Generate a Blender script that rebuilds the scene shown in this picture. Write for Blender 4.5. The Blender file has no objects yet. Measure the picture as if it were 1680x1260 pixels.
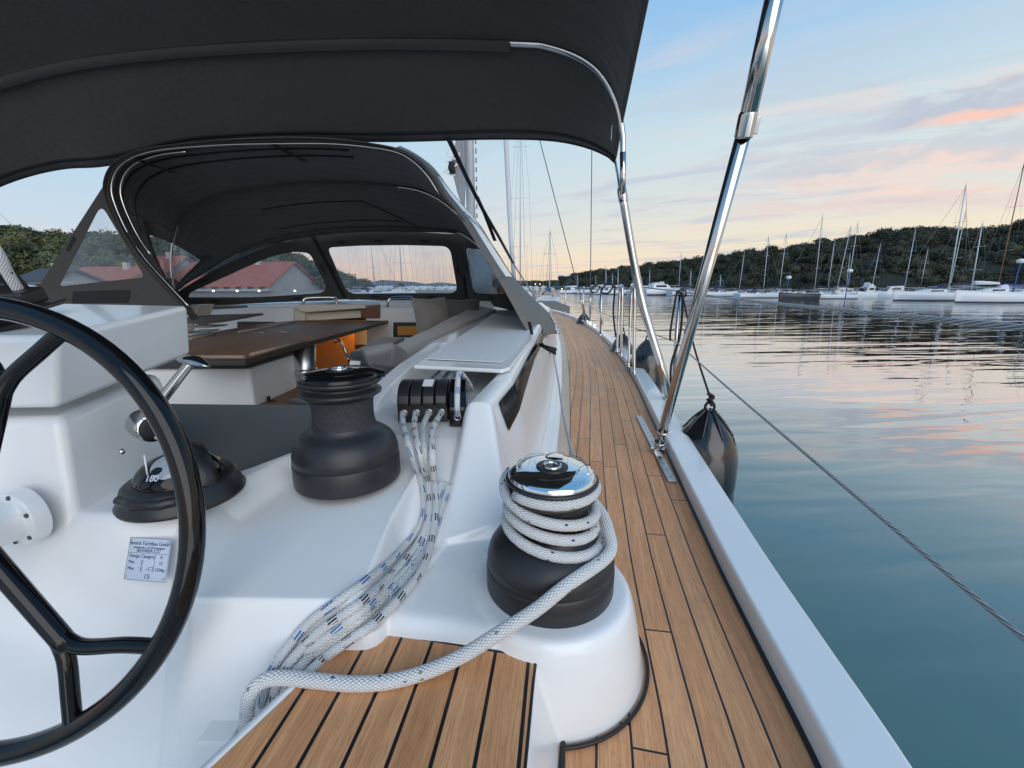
import bpy, bmesh, math, random
import numpy as np
from mathutils import Vector, Matrix
random.seed(7); RNG = np.random.default_rng(7)
R = math.radians
S = bpy.context.scene
# ------------------------------------------------------------------ camera
EYE = 0.75                     # metres above the side deck (deck is z = 0)
F = 700.0                      # focal length in pixels of a 1680 wide picture
PITCH = R(13.03)
cam_d = bpy.data.cameras.new('camera'); cam = bpy.data.objects.new('camera', cam_d)
S.collection.objects.link(cam); S.camera = cam
cam.location = (0, 0, EYE); cam.rotation_euler = (R(90) - PITCH, 0, 0)
cam_d.sensor_width = 36; cam_d.lens = F / 1680 * 36; cam_d.clip_start = 0.02; cam_d.clip_end = 6000
WATER = -1.45
# ------------------------------------------------------------------ node helper
class N:
    def __init__(s, tree): s.t = tree; s.n = tree.nodes; s.l = tree.links
    def new(s, typ, **kw):
        n = s.n.new(typ)
        for k, v in kw.items(): setattr(n, k, v)
        return n
    def set(s, sock, v):
        if hasattr(v, 'is_output') : s.l.new(v, sock)
        else: sock.default_value = v
    def m(s, op, a, b=0.0, c=None, clamp=False):
        n = s.new('ShaderNodeMath', operation=op, use_clamp=clamp)
        s.set(n.inputs[0], a); s.set(n.inputs[1], b)
        if c is not None: s.set(n.inputs[2], c)
        return n.outputs[0]
    def vm(s, op, a, b=(0, 0, 0)):
        n = s.new('ShaderNodeVectorMath', operation=op); s.set(n.inputs[0], a); s.set(n.inputs[1], b)
        return n.outputs['Value'] if op in ('DOT_PRODUCT', 'LENGTH') else n.outputs[0]
    def mix(s, f, a, b, bt='MIX'):
        n = s.new('ShaderNodeMix', data_type='RGBA', blend_type=bt)
        s.set(n.inputs[0], f); s.set(n.inputs[6], a if hasattr(a, 'is_output') else (*a[:3], 1)); s.set(n.inputs[7], b if hasattr(b, 'is_output') else (*b[:3], 1))
        return n.outputs[2]
    def noise(s, vec, scale, detail=3, rough=.5, out=0, dist=0.0):
        n = s.new('ShaderNodeTexNoise'); n.inputs['Scale'].default_value = scale
        n.inputs['Detail'].default_value = detail; n.inputs['Roughness'].default_value = rough; n.inputs['Distortion'].default_value = dist
        if vec is not None: s.l.new(vec, n.inputs['Vector'])
        return n.outputs[out]
    def ramp(s, f, stops, interp='LINEAR'):
        n = s.new('ShaderNodeValToRGB'); cr = n.color_ramp; cr.interpolation = interp
        while len(cr.elements) < len(stops): cr.elements.new(.5)
        for e, (p, c) in zip(cr.elements, stops):
            e.position = p; e.color = (*c, 1) if len(c) == 3 else c
        s.set(n.inputs[0], f); return n.outputs[0]
    def sstep(s, x, a, b):
        n = s.new('ShaderNodeMapRange', interpolation_type='SMOOTHSTEP')
        s.set(n.inputs[0], x); n.inputs[1].default_value = a; n.inputs[2].default_value = b
        n.inputs[3].default_value = 0; n.inputs[4].default_value = 1
        return n.outputs[0]
    def scale(s, v, k):
        n = s.new('ShaderNodeMapping'); s.l.new(v, n.inputs[0]); n.inputs[3].default_value = k; return n.outputs[0]
    def sep(s, v):
        n = s.new('ShaderNodeSeparateXYZ'); s.l.new(v, n.inputs[0]); return n.outputs
    def comb(s, x, y, z=0.0):
        n = s.new('ShaderNodeCombineXYZ'); s.set(n.inputs[0], x); s.set(n.inputs[1], y); s.set(n.inputs[2], z); return n.outputs[0]
# ------------------------------------------------------------------ world: dusk sky
def lin(r, g, b): return tuple(((c / 255) / 12.92 if c / 255 < .04045 else ((c / 255 + .055) / 1.055) ** 2.4) for c in (r, g, b))
SUN_AZ = R(62)                 # measured from +Y towards +X, just past the right edge of the picture
SUN_EL = R(2.5)
W_ = bpy.data.worlds.new('World'); S.world = W_; W_.use_nodes = True
t = N(W_.node_tree); t.n.clear()
tc = t.new('ShaderNodeTexCoord'); d = tc.outputs['Generated']
x, y, z = t.sep(d)
el = t.m('ARCSINE', z)                                   # radians
sd = (math.sin(SUN_AZ), math.cos(SUN_AZ), 0)
hl = t.m('POWER', t.m('ADD', t.m('MULTIPLY', x, x), t.m('MULTIPLY', y, y)), .5)
cosaz = t.m('DIVIDE', t.vm('DOT_PRODUCT', d, sd), t.m('MAXIMUM', hl, .001))
warm = t.sstep(cosaz, -.25, 1.0)
e01 = t.m('DIVIDE', t.m('MAXIMUM', el, 0), 1.5708)
base_w = t.ramp(e01, [(0.0, lin(255, 226, 178)), (.035, lin(250, 232, 198)), (.10, lin(224, 227, 222)), (.18, lin(208, 226, 232)), (.29, lin(154, 200, 238)), (.5, lin(112, 170, 224)), (1.0, lin(108, 170, 214))])
base_c = t.ramp(e01, [(0.0, lin(246, 204, 184)), (.030, lin(232, 212, 208)), (.06, lin(204, 220, 234)), (.17, lin(178, 214, 242)), (.3, lin(138, 184, 236)), (.5, lin(112, 170, 224)), (1.0, lin(108, 170, 214))])
sky = t.mix(warm, base_c, base_w)
nish = t.new('ShaderNodeTexSky', sky_type='NISHITA', sun_disc=False)
nish.sun_elevation = SUN_EL; nish.sun_rotation = SUN_AZ; nish.ozone_density = 2.0
nk = t.vm('SCALE', nish.outputs[0]); nk.node.inputs[3].default_value = 0.045
sky = t.mix(.12, sky, nk)
# cloud streaks, laid out on a flat layer high above the sea
inv = t.m('DIVIDE', 1.0, t.m('ADD', t.m('MAXIMUM', z, 0), .09))
cx = t.m('MULTIPLY', x, inv); cy = t.m('MULTIPLY', y, inv)
ca, sa = math.cos(R(-62)), math.sin(R(-62))
u = t.m('ADD', t.m('MULTIPLY', cx, ca), t.m('MULTIPLY', cy, -sa)); v = t.m('ADD', t.m('MULTIPLY', cx, sa), t.m('MULTIPLY', cy, ca))
cv = t.comb(t.m('MULTIPLY', u, 1.7), t.m('MULTIPLY', v, .62), 3.1)
n1 = t.noise(cv, 1.2, 7, .62, dist=.8)
low = t.m('MULTIPLY', t.sstep(el, .62, .12), t.sstep(cosaz, -.1, .75))
c1 = t.m('MULTIPLY', t.sstep(n1, .45, .66), low)
tone = t.noise(t.comb(t.m('MULTIPLY', u, 2.6), t.m('MULTIPLY', v, .6), 9.0), 1.3, 4)
ccol = t.mix(t.sstep(tone, .42, .66), lin(186, 194, 208), lin(240, 210, 196))
sky = t.mix(t.m('MULTIPLY', c1, .8), sky, ccol)
# one long lit streak to the right
def ray(px, py):
    a, b = (px - 840) / F, (py - 630) / F
    return Vector((a, math.cos(PITCH) - b * math.sin(PITCH), -(math.sin(PITCH) + b * math.cos(PITCH))))
def streak(sky, p0, p1, wid, col, amt, seed, soft=.5, lo=.03):
    a_, b_ = ray(*p0).normalized(), ray(*p1).normalized()
    nrm = a_.cross(b_).normalized(); along = (b_ - a_).normalized()
    if nrm.z < 0: nrm = -nrm
    dist = t.vm('DOT_PRODUCT', d, tuple(nrm))
    wob = t.m('MULTIPLY', t.m('SUBTRACT', t.noise(t.vm('ADD', t.scale(d, (5, 5, 16)), (seed, 0, 0)), 2.0, 6, .65), .5), wid * 4.0)
    dd = t.m('ADD', dist, wob)
    s0, s1 = along.dot(a_), along.dot(b_)
    al = t.vm('DOT_PRODUCT', d, tuple(along))
    m_ = t.m('MULTIPLY', t.sstep(al, s0, s0 + (s1 - s0) * soft), t.sstep(t.m('ABSOLUTE', dd), wid, wid * .1))
    fr = t.sstep(t.m('ADD', t.vm('DOT_PRODUCT', d, tuple(a_)), 0), .3, .8)
    return t.mix(t.m('MULTIPLY', m_, t.m('MULTIPLY', amt, fr)), sky, col)
sky = streak(sky, (1400, 214), (1760, 140), .030, lin(176, 182, 200), .7, 2.0, .35)
sky = streak(sky, (1460, 216), (1760, 160), .011, lin(246, 196, 176), .85, 2.0, .5)
sky = streak(sky, (1180, 306), (1650, 232), .03, lin(188, 194, 206), .55, 7.0, .5)
sky = streak(sky, (1160, 322), (1700, 262), .022, lin(240, 208, 196), .5, 7.0, .5)
sky = streak(sky, (1100, 352), (1720, 322), .018, lin(222, 200, 200), .6, 5.0, .4)
bgn = t.new('ShaderNodeBackground'); t.l.new(sky, bgn.inputs[0]); bgn.inputs[1].default_value = 1.0
wo = t.new('ShaderNodeOutputWorld'); t.l.new(bgn.outputs[0], wo.inputs[0])
# ------------------------------------------------------------------ sun: soft light added from behind the camera
sl = bpy.data.lights.new('sun', 'SUN'); sun = bpy.data.objects.new('sun', sl); S.collection.objects.link(sun)
sl.energy = 1.6; sl.angle = R(60); sl.color = (1.0, .93, .86)
LD = Vector((.30, -.85, .48)).normalized()       # low behind the camera, away from the sunset, reaching under the canopy
sun.rotation_euler = LD.to_track_quat('Z', 'Y').to_euler()
S.view_settings.view_transform = 'Standard'; S.view_settings.look = 'None'; S.view_settings.gamma = 1
S.view_settings.exposure = 0.17
# ------------------------------------------------------------------ geometry helpers
def P(px, py, z): r = ray(px, py); k = (z - EYE) / r.z; return Vector((r.x * k, r.y * k, z))            # pixel -> point at height z
def D(px, py, Y): r = ray(px, py); k = Y / r.y; return Vector((r.x * k, Y, EYE + r.z * k))              # pixel -> point at distance Y
def T(px, py, k): r = ray(px, py); return Vector((r.x * k, r.y * k, EYE + r.z * k))                      # pixel -> point at camera depth k
def PLN(px, py, p0, n): r = ray(px, py); n = Vector(n); o = Vector((0, 0, EYE)); k = (Vector(p0) - o).dot(n) / r.dot(n); return o + r * k
def smooth_path(pts, n=8, closed=False):
    pts = [Vector(p) for p in pts]; out = []
    m = len(pts)
    rng = range(m if closed else m - 1)
    for i in rng:
        if closed: p0, p1, p2, p3 = pts[i - 1], pts[i], pts[(i + 1) % m], pts[(i + 2) % m]
        else: p0, p1, p2, p3 = pts[max(i - 1, 0)], pts[i], pts[i + 1], pts[min(i + 2, m - 1)]
        for k in range(n):
            s = k / n
            out.append(.5 * ((2 * p1) + (p2 - p0) * s + (2 * p0 - 5 * p1 + 4 * p2 - p3) * s * s + (3 * p1 - p0 - 3 * p2 + p3) * s ** 3))
    if not closed: out.append(pts[-1])
    return out
class MB:
    def __init__(s): s.v = []; s.f = []; s.uv = []; s.hasuv = False; s.sm = []
    def face(s, idx, uv=None, smooth=False):
        s.f.append(idx); s.uv.append(uv if uv else [(0, 0)] * len(idx)); s.sm.append(smooth)
    def quad(s, a, b, c, d, uv=None):
        i = len(s.v); s.v += [tuple(a), tuple(b), tuple(c), tuple(d)]; s.face((i, i + 1, i + 2, i + 3), uv)
    def poly(s, pts, uv=None):
        i = len(s.v); s.v += [tuple(p) for p in pts]; s.face(tuple(range(i, i + len(pts))), uv)
    def prism(s, pts, off):
        off = Vector(off); n = len(pts); i = len(s.v)
        s.v += [tuple(p) for p in pts] + [tuple(Vector(p) + off) for p in pts]
        s.face(tuple(range(i, i + n))); s.face(tuple(range(i + 2 * n - 1, i + n - 1, -1)))
        for k in range(n): s.face((i + (k + 1) % n, i + k, i + n + k, i + n + (k + 1) % n))
    def box(s, c, size, M=None):
        c = Vector(c); x, y, z = [k / 2 for k in size]; i = len(s.v)
        for q in [(-x, -y, -z), (x, -y, -z), (x, y, -z), (-x, y, -z), (-x, -y, z), (x, -y, z), (x, y, z), (-x, y, z)]:
            q = Vector(q); q = M @ q if M else q; s.v.append(tuple(c + q))
        for f in [(3, 2, 1, 0), (4, 5, 6, 7), (0, 1, 5, 4), (1, 2, 6, 5), (2, 3, 7, 6), (3, 0, 4, 7)]: s.face(tuple(i + k for k in f))
    def tube(s, pts, r, n=10, closed=False, cap=True, twist=0):
        pts = [Vector(p) for p in pts]; m = len(pts); i0 = len(s.v)
        tan = []
        for i in range(m):
            a = pts[i - 1] if (closed or i > 0) else pts[i]; b = pts[(i + 1) % m] if (closed or i < m - 1) else pts[i]
            tan.append((b - a).normalized() if (b - a).length > 1e-9 else Vector((0, 0, 1)))
        up = Vector((0, 0, 1)) if abs(tan[0].z) < .9 else Vector((1, 0, 0))
        nrm = (up - tan[0] * up.dot(tan[0])).normalized(); L = 0; Ls = []
        for i in range(m):
            if i: L += (pts[i] - pts[i - 1]).length
            Ls.append(L)
            nrm = (nrm - tan[i] * nrm.dot(tan[i])).normalized(); bi = tan[i].cross(nrm)
            ri = r(i / (m - 1)) if callable(r) else r
            for k in range(n):
                a = 2 * math.pi * k / n; s.v.append(tuple(pts[i] + (nrm * math.cos(a) + bi * math.sin(a)) * ri))
        for i in range(m if closed else m - 1):
            j = (i + 1) % m; l0 = Ls[i]; l1 = Ls[j] if j else Ls[i] + (pts[0] - pts[-1]).length
            for k in range(n):
                k2 = (k + 1) % n
                s.face((i0 + i * n + k, i0 + i * n + k2, i0 + j * n + k2, i0 + j * n + k), [(l0, k / n), (l0, (k + 1) / n), (l1, (k + 1) / n), (l1, k / n)], True)
        if cap and not closed:
            s.face(tuple(i0 + k for k in range(n - 1, -1, -1))); s.face(tuple(i0 + (m - 1) * n + k for k in range(n)))
    def lathe(s, prof, c=(0, 0, 0), n=48, M=None, a0=0, a1=2 * math.pi):
        c = Vector(c); i0 = len(s.v); m = len(prof); full = abs(a1 - a0 - 2 * math.pi) < 1e-6; nn = n if full else n + 1
        for (r, z) in prof:
            for k in range(nn):
                a = a0 + (a1 - a0) * k / n; q = Vector((r * math.cos(a), r * math.sin(a), z)); q = M @ q if M else q; s.v.append(tuple(c + q))
        for i in range(m - 1):
            for k in range(n):
                k2 = (k + 1) % nn
                s.face((i0 + i * nn + k, i0 + i * nn + k2, i0 + (i + 1) * nn + k2, i0 + (i + 1) * nn + k), None, True)
    def grid(s, rows, smooth=True, closed=False, uvf=None):
        i0 = len(s.v); m = len(rows); n = len(rows[0])
        for r in rows: s.v += [tuple(p) for p in r]
        for i in range(m - 1):
            for k in range(n if closed else n - 1):
                k2 = (k + 1) % n
                s.face((i0 + i * n + k, i0 + i * n + k2, i0 + (i + 1) * n + k2, i0 + (i + 1) * n + k), [uvf(i, k), uvf(i, k + 1), uvf(i + 1, k + 1), uvf(i + 1, k)] if uvf else None, smooth)
    def build(s, name, mat, parent=None, bevel=0, seg=3, solid=0, subd=0, autosmooth=None, off=0):
        me = bpy.data.meshes.new(name); me.from_pydata(s.v, [], s.f); me.validate(clean_customdata=False)
        if len(me.polygons) == len(s.f):
            ul = me.uv_layers.new(name='UVMap'); flat = [c for f in s.uv for p in f for c in p]
            ul.data.foreach_set('uv', flat); me.polygons.foreach_set('use_smooth', s.sm)
        return finish(me, name, mat, parent, bevel, seg, solid, subd, autosmooth, off)
def finish(me, name, mat, parent=None, bevel=0, seg=3, solid=0, subd=0, autosmooth=None, off=0):
    o = bpy.data.objects.new(name, me); S.collection.objects.link(o); me.materials.append(mat)
    if parent: o.parent = parent
    if bevel or autosmooth:
        bm = bmesh.new(); bm.from_mesh(me); bmesh.ops.remove_doubles(bm, verts=bm.verts, dist=1e-5); bmesh.ops.recalc_face_normals(bm, faces=bm.faces)
        if bevel:
            ed = [e for e in bm.edges if len(e.link_faces) == 2 and e.calc_face_angle(0) > .35]
            if ed: bmesh.ops.bevel(bm, geom=ed, offset=bevel, segments=seg, profile=.5, affect='EDGES', clamp_overlap=True)
            for f in bm.faces: f.smooth = True
        bm.to_mesh(me); bm.free()
        if bevel:
            w = o.modifiers.new('wn', 'WEIGHTED_NORMAL'); w.keep_sharp = False
    if solid:
        q = o.modifiers.new('solid', 'SOLIDIFY'); q.thickness = solid; q.offset = off
    if subd:
        q = o.modifiers.new('sub', 'SUBSURF'); q.levels = subd; q.render_levels = subd
    return o
def tag(o, label=None, cat=None, group=None, kind=None):
    if label: o['label'] = label
    if cat: o['category'] = cat
    if group: o['group'] = group
    if kind: o['kind'] = kind
    return o
def empty(name, loc=(0, 0, 0)):
    o = bpy.data.objects.new(name, None); S.collection.objects.link(o); o.location = loc; o.empty_display_size = .1; return o
def copy_tree(o, parent=None):
    c = o.copy(); S.collection.objects.link(c)
    if parent: c.parent = parent
    for ch in [k for k in o.children]: copy_tree(ch, c)
    return c
def fill_holes(outer, holes, name, mat, parent, solid=.003):
    """flat fabric with window openings, outlines already lie on one plane"""
    bm = bmesh.new(); ed = []
    for lp in [outer] + holes:
        vs = [bm.verts.new(p) for p in lp]
        for i in range(len(vs)): ed.append(bm.edges.new((vs[i], vs[(i + 1) % len(vs)])))
    bmesh.ops.triangle_fill(bm, use_beauty=True, use_dissolve=False, edges=ed)
    me = bpy.data.meshes.new(name); bm.to_mesh(me); bm.free()
    return finish(me, name, mat, parent, solid=solid)
def roundpoly(pts, r=.25, n=5):
    """round the corners of a 2D pixel polygon; r = fraction of shorter side"""
    out = []; m = len(pts)
    for i in range(m):
        p0, p1, p2 = [Vector(pts[(i + k) % m]) for k in (-1, 0, 1)]
        L = min((p0 - p1).length, (p2 - p1).length) * r
        a = p1 + (p0 - p1).normalized() * L; b = p1 + (p2 - p1).normalized() * L
        for k in range(n + 1):
            s = k / n; out.append(tuple((1 - s) ** 2 * a + 2 * s * (1 - s) * p1 + s * s * b))
    return out
# ------------------------------------------------------------------ materials
MATS = {}
def mat(name, col=(.8, .8, .8), rough=.5, metal=0.0, **kw):
    m = bpy.data.materials.new(name); m.use_nodes = True; q = N(m.node_tree)
    b = q.n['Principled BSDF']; b.inputs['Base Color'].default_value = (*col, 1)
    b.inputs['Roughness'].default_value = rough; b.inputs['Metallic'].default_value = metal
    for k, v in kw.items(): b.inputs[k].default_value = v
    MATS[name] = m; return m, q, b
def bump(q, b, h, dist, strength=1.0):
    n = q.new('ShaderNodeBump'); n.inputs['Distance'].default_value = dist; n.inputs['Strength'].default_value = strength
    q.l.new(h, n.inputs['Height']); q.l.new(n.outputs[0], b.inputs['Normal'])
def objco(q): return q.new('ShaderNodeTexCoord').outputs['Object']
gel, q, b = mat('gelcoat', (.80, .80, .79), .22, **{'Coat Weight': .35, 'Coat Roughness': .04})
o_ = objco(q); n_ = q.noise(o_, 3.5, 3); b_c = q.mix(q.sstep(n_, .3, .7), (.80, .80, .785), (.835, .835, .83)); q.l.new(b_c, b.inputs['Base Color'])
fing = q.noise(o_, 9, 5, .65); q.l.new(q.m('ADD', .16, q.m('MULTIPLY', fing, .16)), b.inputs['Roughness'])
bump(q, b, q.noise(o_, 5, 2), .0012, .5)
gelm, q, b = mat('gelcoat_matt', (.79, .79, .78), .45)
bump(q, b, q.noise(objco(q), 420, 1), .0006, .25)
nonskid, q, b = mat('nonskid', (.78, .79, .80), .5)
vo = q.new('ShaderNodeTexVoronoi'); vo.inputs['Scale'].default_value = 210; q.l.new(objco(q), vo.inputs['Vector']); bump(q, b, vo.outputs[0], .0012, .8)
cream, q, b = mat('cream_gelcoat', (.62, .57, .49), .35)
def teak(name, w, caulk, tone=1.0, joint=1.15, jw=.004):
    m, q, b = mat(name, (.3, .18, .1), .62)
    uvn = q.new('ShaderNodeUVMap'); u, v, _ = q.sep(uvn.outputs[0])
    pu = q.m('DIVIDE', u, w); pid = q.m('FLOOR', pu); fr = q.m('FRACT', pu)
    wn = q.new('ShaderNodeTexWhiteNoise', noise_dimensions='1D'); q.l.new(pid, wn.inputs['W'])
    h = wn.outputs['Value']
    jv = q.m('ADD', q.m('DIVIDE', v, joint), q.m('MULTIPLY', h, 7.3)); jf = q.m('FRACT', jv); jid = q.m('FLOOR', jv)
    wn2 = q.new('ShaderNodeTexWhiteNoise', noise_dimensions='2D'); q.l.new(q.comb(pid, jid), wn2.inputs['Vector']); h2 = wn2.outputs['Value']
    co = q.comb(q.m('ADD', u, q.m('MULTIPLY', h2, 9)), v, h2)
    g1 = q.noise(q.scale(co, (70, 3.0, 1)), 1.0, 5, .62, dist=.6); g2 = q.noise(q.scale(co, (420, 16, 1)), 1.0, 3, .6); g3 = q.noise(q.scale(co, (14, 2.0, 1)), 1.0, 3)
    pore = q.sstep(q.noise(q.scale(co, (900, 45, 1)), 1.0, 2), .60, .72)
    c = q.ramp(g1, [(.22, (.50 * tone, .225 * tone, .092 * tone)), (.5, (.68 * tone, .310 * tone, .130 * tone)), (.75, (.80 * tone, .43 * tone, .20 * tone))])
    c = q.mix(q.m('MULTIPLY', g3, .45), c, (.68 * tone, .38 * tone, .21 * tone))
    c = q.mix(1.0, c, q.ramp(g2, [(.3, (.78, .76, .74)), (.7, (1.12, 1.12, 1.12))]), 'MULTIPLY')
    c = q.mix(1.0, c, q.ramp(h2, [(0, (.88, .83, .79)), (.5, (1, .97, .94)), (1, (1.09, 1.10, 1.11))]), 'MULTIPLY')
    c = q.mix(q.m('MULTIPLY', pore, .45), c, (.10, .05, .028))
    stain = q.noise(q.comb(u, v, 2.0), 3.2, 4, .6); c = q.mix(q.m('MULTIPLY', q.sstep(stain, .52, .75), .22), c, (.20, .13, .09))
    cl = q.m('GREATER_THAN', q.m('ABSOLUTE', q.m('SUBTRACT', fr, .5)), .5 - caulk / w / 2)
    jl = q.m('LESS_THAN', jf, jw / joint)
    line = q.m('MAXIMUM', cl, jl)
    c = q.mix(line, c, (.012, .012, .014)); q.l.new(c, b.inputs['Base Color'])
    q.l.new(q.m('ADD', .52, q.m('MULTIPLY', line, -.12)), b.inputs['Roughness'])
    bump(q, b, q.m('SUBTRACT', q.m('ADD', q.m('MULTIPLY', g2, .25), q.m('MULTIPLY', g1, .2)), q.m('MULTIPLY', line, .9)), .0012, .6)
    return m
teak_deck = teak('teak_deck', .0575, .0042, 1.06)
teak_step = teak('teak_step', .0575, .0058, 1.0, joint=50, jw=0)
teak_table = teak('teak_table', .075, .003, .34, joint=9)
caulk_m = mat('caulk', (.012, .012, .014), .45)[0]
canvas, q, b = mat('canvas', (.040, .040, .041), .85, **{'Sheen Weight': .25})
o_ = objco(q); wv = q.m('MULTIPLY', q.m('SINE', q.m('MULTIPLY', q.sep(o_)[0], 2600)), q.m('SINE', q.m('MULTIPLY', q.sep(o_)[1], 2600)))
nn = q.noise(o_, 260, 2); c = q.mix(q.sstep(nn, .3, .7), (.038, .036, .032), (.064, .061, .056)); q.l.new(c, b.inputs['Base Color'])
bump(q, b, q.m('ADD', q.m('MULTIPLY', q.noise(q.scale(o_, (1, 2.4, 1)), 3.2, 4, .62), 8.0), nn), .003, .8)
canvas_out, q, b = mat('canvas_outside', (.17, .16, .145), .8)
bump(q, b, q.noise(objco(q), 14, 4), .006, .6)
seam_m = mat('seam_tape', (.006, .006, .007), .7)[0]
chrome, q, b = mat('stainless', (.56, .55, .54), .10, 1.0)
ss = q.noise(q.scale(objco(q), (6, 6, 6)), 4, 4); q.l.new(q.m('ADD', .05, q.m('MULTIPLY', ss, .09)), b.inputs['Roughness'])
mirror = mat('chrome_mirror', (.80, .80, .80), .035, 1.0)[0]
alu, q, b = mat('anodised', (.55, .56, .57), .32, 1.0)
blackm, q, b = mat('winch_black', (.020, .020, .022), .42)
bump(q, b, q.noise(objco(q), 600, 2), .0004, .25)
grip, q, b = mat('drum_grip', (.026, .026, .030), .6)
g_ = q.noise(objco(q), 420, 2, .7); bump(q, b, g_, .0022, .9); q.l.new(q.mix(q.sstep(g_, .45, .7), (.018, .018, .021), (.065, .065, .072)), b.inputs['Base Color'])
gloss = mat('gloss_black', (.005, .005, .006), .08, **{'IOR': 1.42})[0]
plast = mat('black_plastic', (.018, .018, .019), .38)[0]
rubber = mat('rubber', (.012, .012, .013), .6)[0]
tint, q, b = mat('tinted_window', (.004, .004, .006), .08, **{'IOR': 1.12})
bump(q, b, q.noise(q.scale(objco(q), (1, 1, 3)), 7, 2), .004, .25)
fabric_g, q, b = mat('cushion_grey', (.115, .112, .11), .9, **{'Sheen Weight': .3}); bump(q, b, q.noise(objco(q), 300, 2), .001, .5)
fabric_t, q, b = mat('cushion_taupe', (.19, .175, .16), .9, **{'Sheen Weight': .3}); bump(q, b, q.noise(objco(q), 300, 2), .001, .5)
fabric_d, q, b = mat('cushion_dark', (.050, .052, .056), .9, **{'Sheen Weight': .2}); bump(q, b, q.noise(objco(q), 250, 2), .001, .5)
wood_o, q, b = mat('cabin_wood', (.62, .25, .05), .35); gg = q.noise(q.scale(objco(q), (3, 3, 30)), 2, 4); q.l.new(q.mix(gg, (.50, .19, .035), (.70, .31, .07)), b.inputs['Base Color'])
white_tx = mat('white_sticker', (.7, .7, .72), .4)[0]
ink = mat('ink', (.03, .05, .12), .5)[0]
ink_g = mat('etched', (.06, .06, .07), .4)[0]
plate_m = mat('plate_metal', (.60, .68, .80), .35, .3)[0]
# clear vinyl: mostly see-through, slightly milky, softly reflective
vinyl = bpy.data.materials.new('clear_vinyl'); vinyl.use_nodes = True; q = N(vinyl.node_tree); q.n.clear()
tr = q.new('ShaderNodeBsdfTransparent'); tr.inputs[0].default_value = (.90, .92, .94, 1)
gl = q.new('ShaderNodeBsdfGlossy'); gl.inputs['Roughness'].default_value = .06
df = q.new('ShaderNodeBsdfDiffuse'); df.inputs[0].default_value = (.62, .66, .74, 1)
tl = q.new('ShaderNodeBsdfTranslucent'); tl.inputs[0].default_value = (.62, .68, .78, 1)
ad = q.new('ShaderNodeMixShader'); ad.inputs[0].default_value = .5; q.l.new(df.outputs[0], ad.inputs[1]); q.l.new(tl.outputs[0], ad.inputs[2])
vn = q.noise(q.scale(objco(q), (1.6, .8, .5)), 2.2, 4, .6); bmpn = q.new('ShaderNodeBump'); bmpn.inputs['Distance'].default_value = .02; q.l.new(vn, bmpn.inputs['Height']); q.l.new(bmpn.outputs[0], gl.inputs['Normal'])
mx = q.new('ShaderNodeMixShader'); q.l.new(q.m('ADD', .10, q.m('MULTIPLY', q.sstep(vn, .3, .8), .22)), mx.inputs[0]); q.l.new(tr.outputs[0], mx.inputs[1]); q.l.new(ad.outputs[0], mx.inputs[2])
fz = q.new('ShaderNodeFresnel'); fz.inputs[0].default_value = 1.3
mx2 = q.new('ShaderNodeMixShader'); q.l.new(fz.outputs[0], mx2.inputs[0]); q.l.new(mx.outputs[0], mx2.inputs[1]); q.l.new(gl.outputs[0], mx2.inputs[2])
oo = q.new('ShaderNodeOutputMaterial'); q.l.new(mx2.outputs[0], oo.inputs[0])
vinyl2, q_, b_ = mat('vinyl_sky_painted', (.42, .54, .72), .12, **{'Coat Weight': .6})  # opaque pane; the sky's reflection is painted in as blue
bump(q_, b_, q_.noise(q_.scale(objco(q_), (16, 3, 3)), 1.5, 3), .03, .7)
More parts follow.
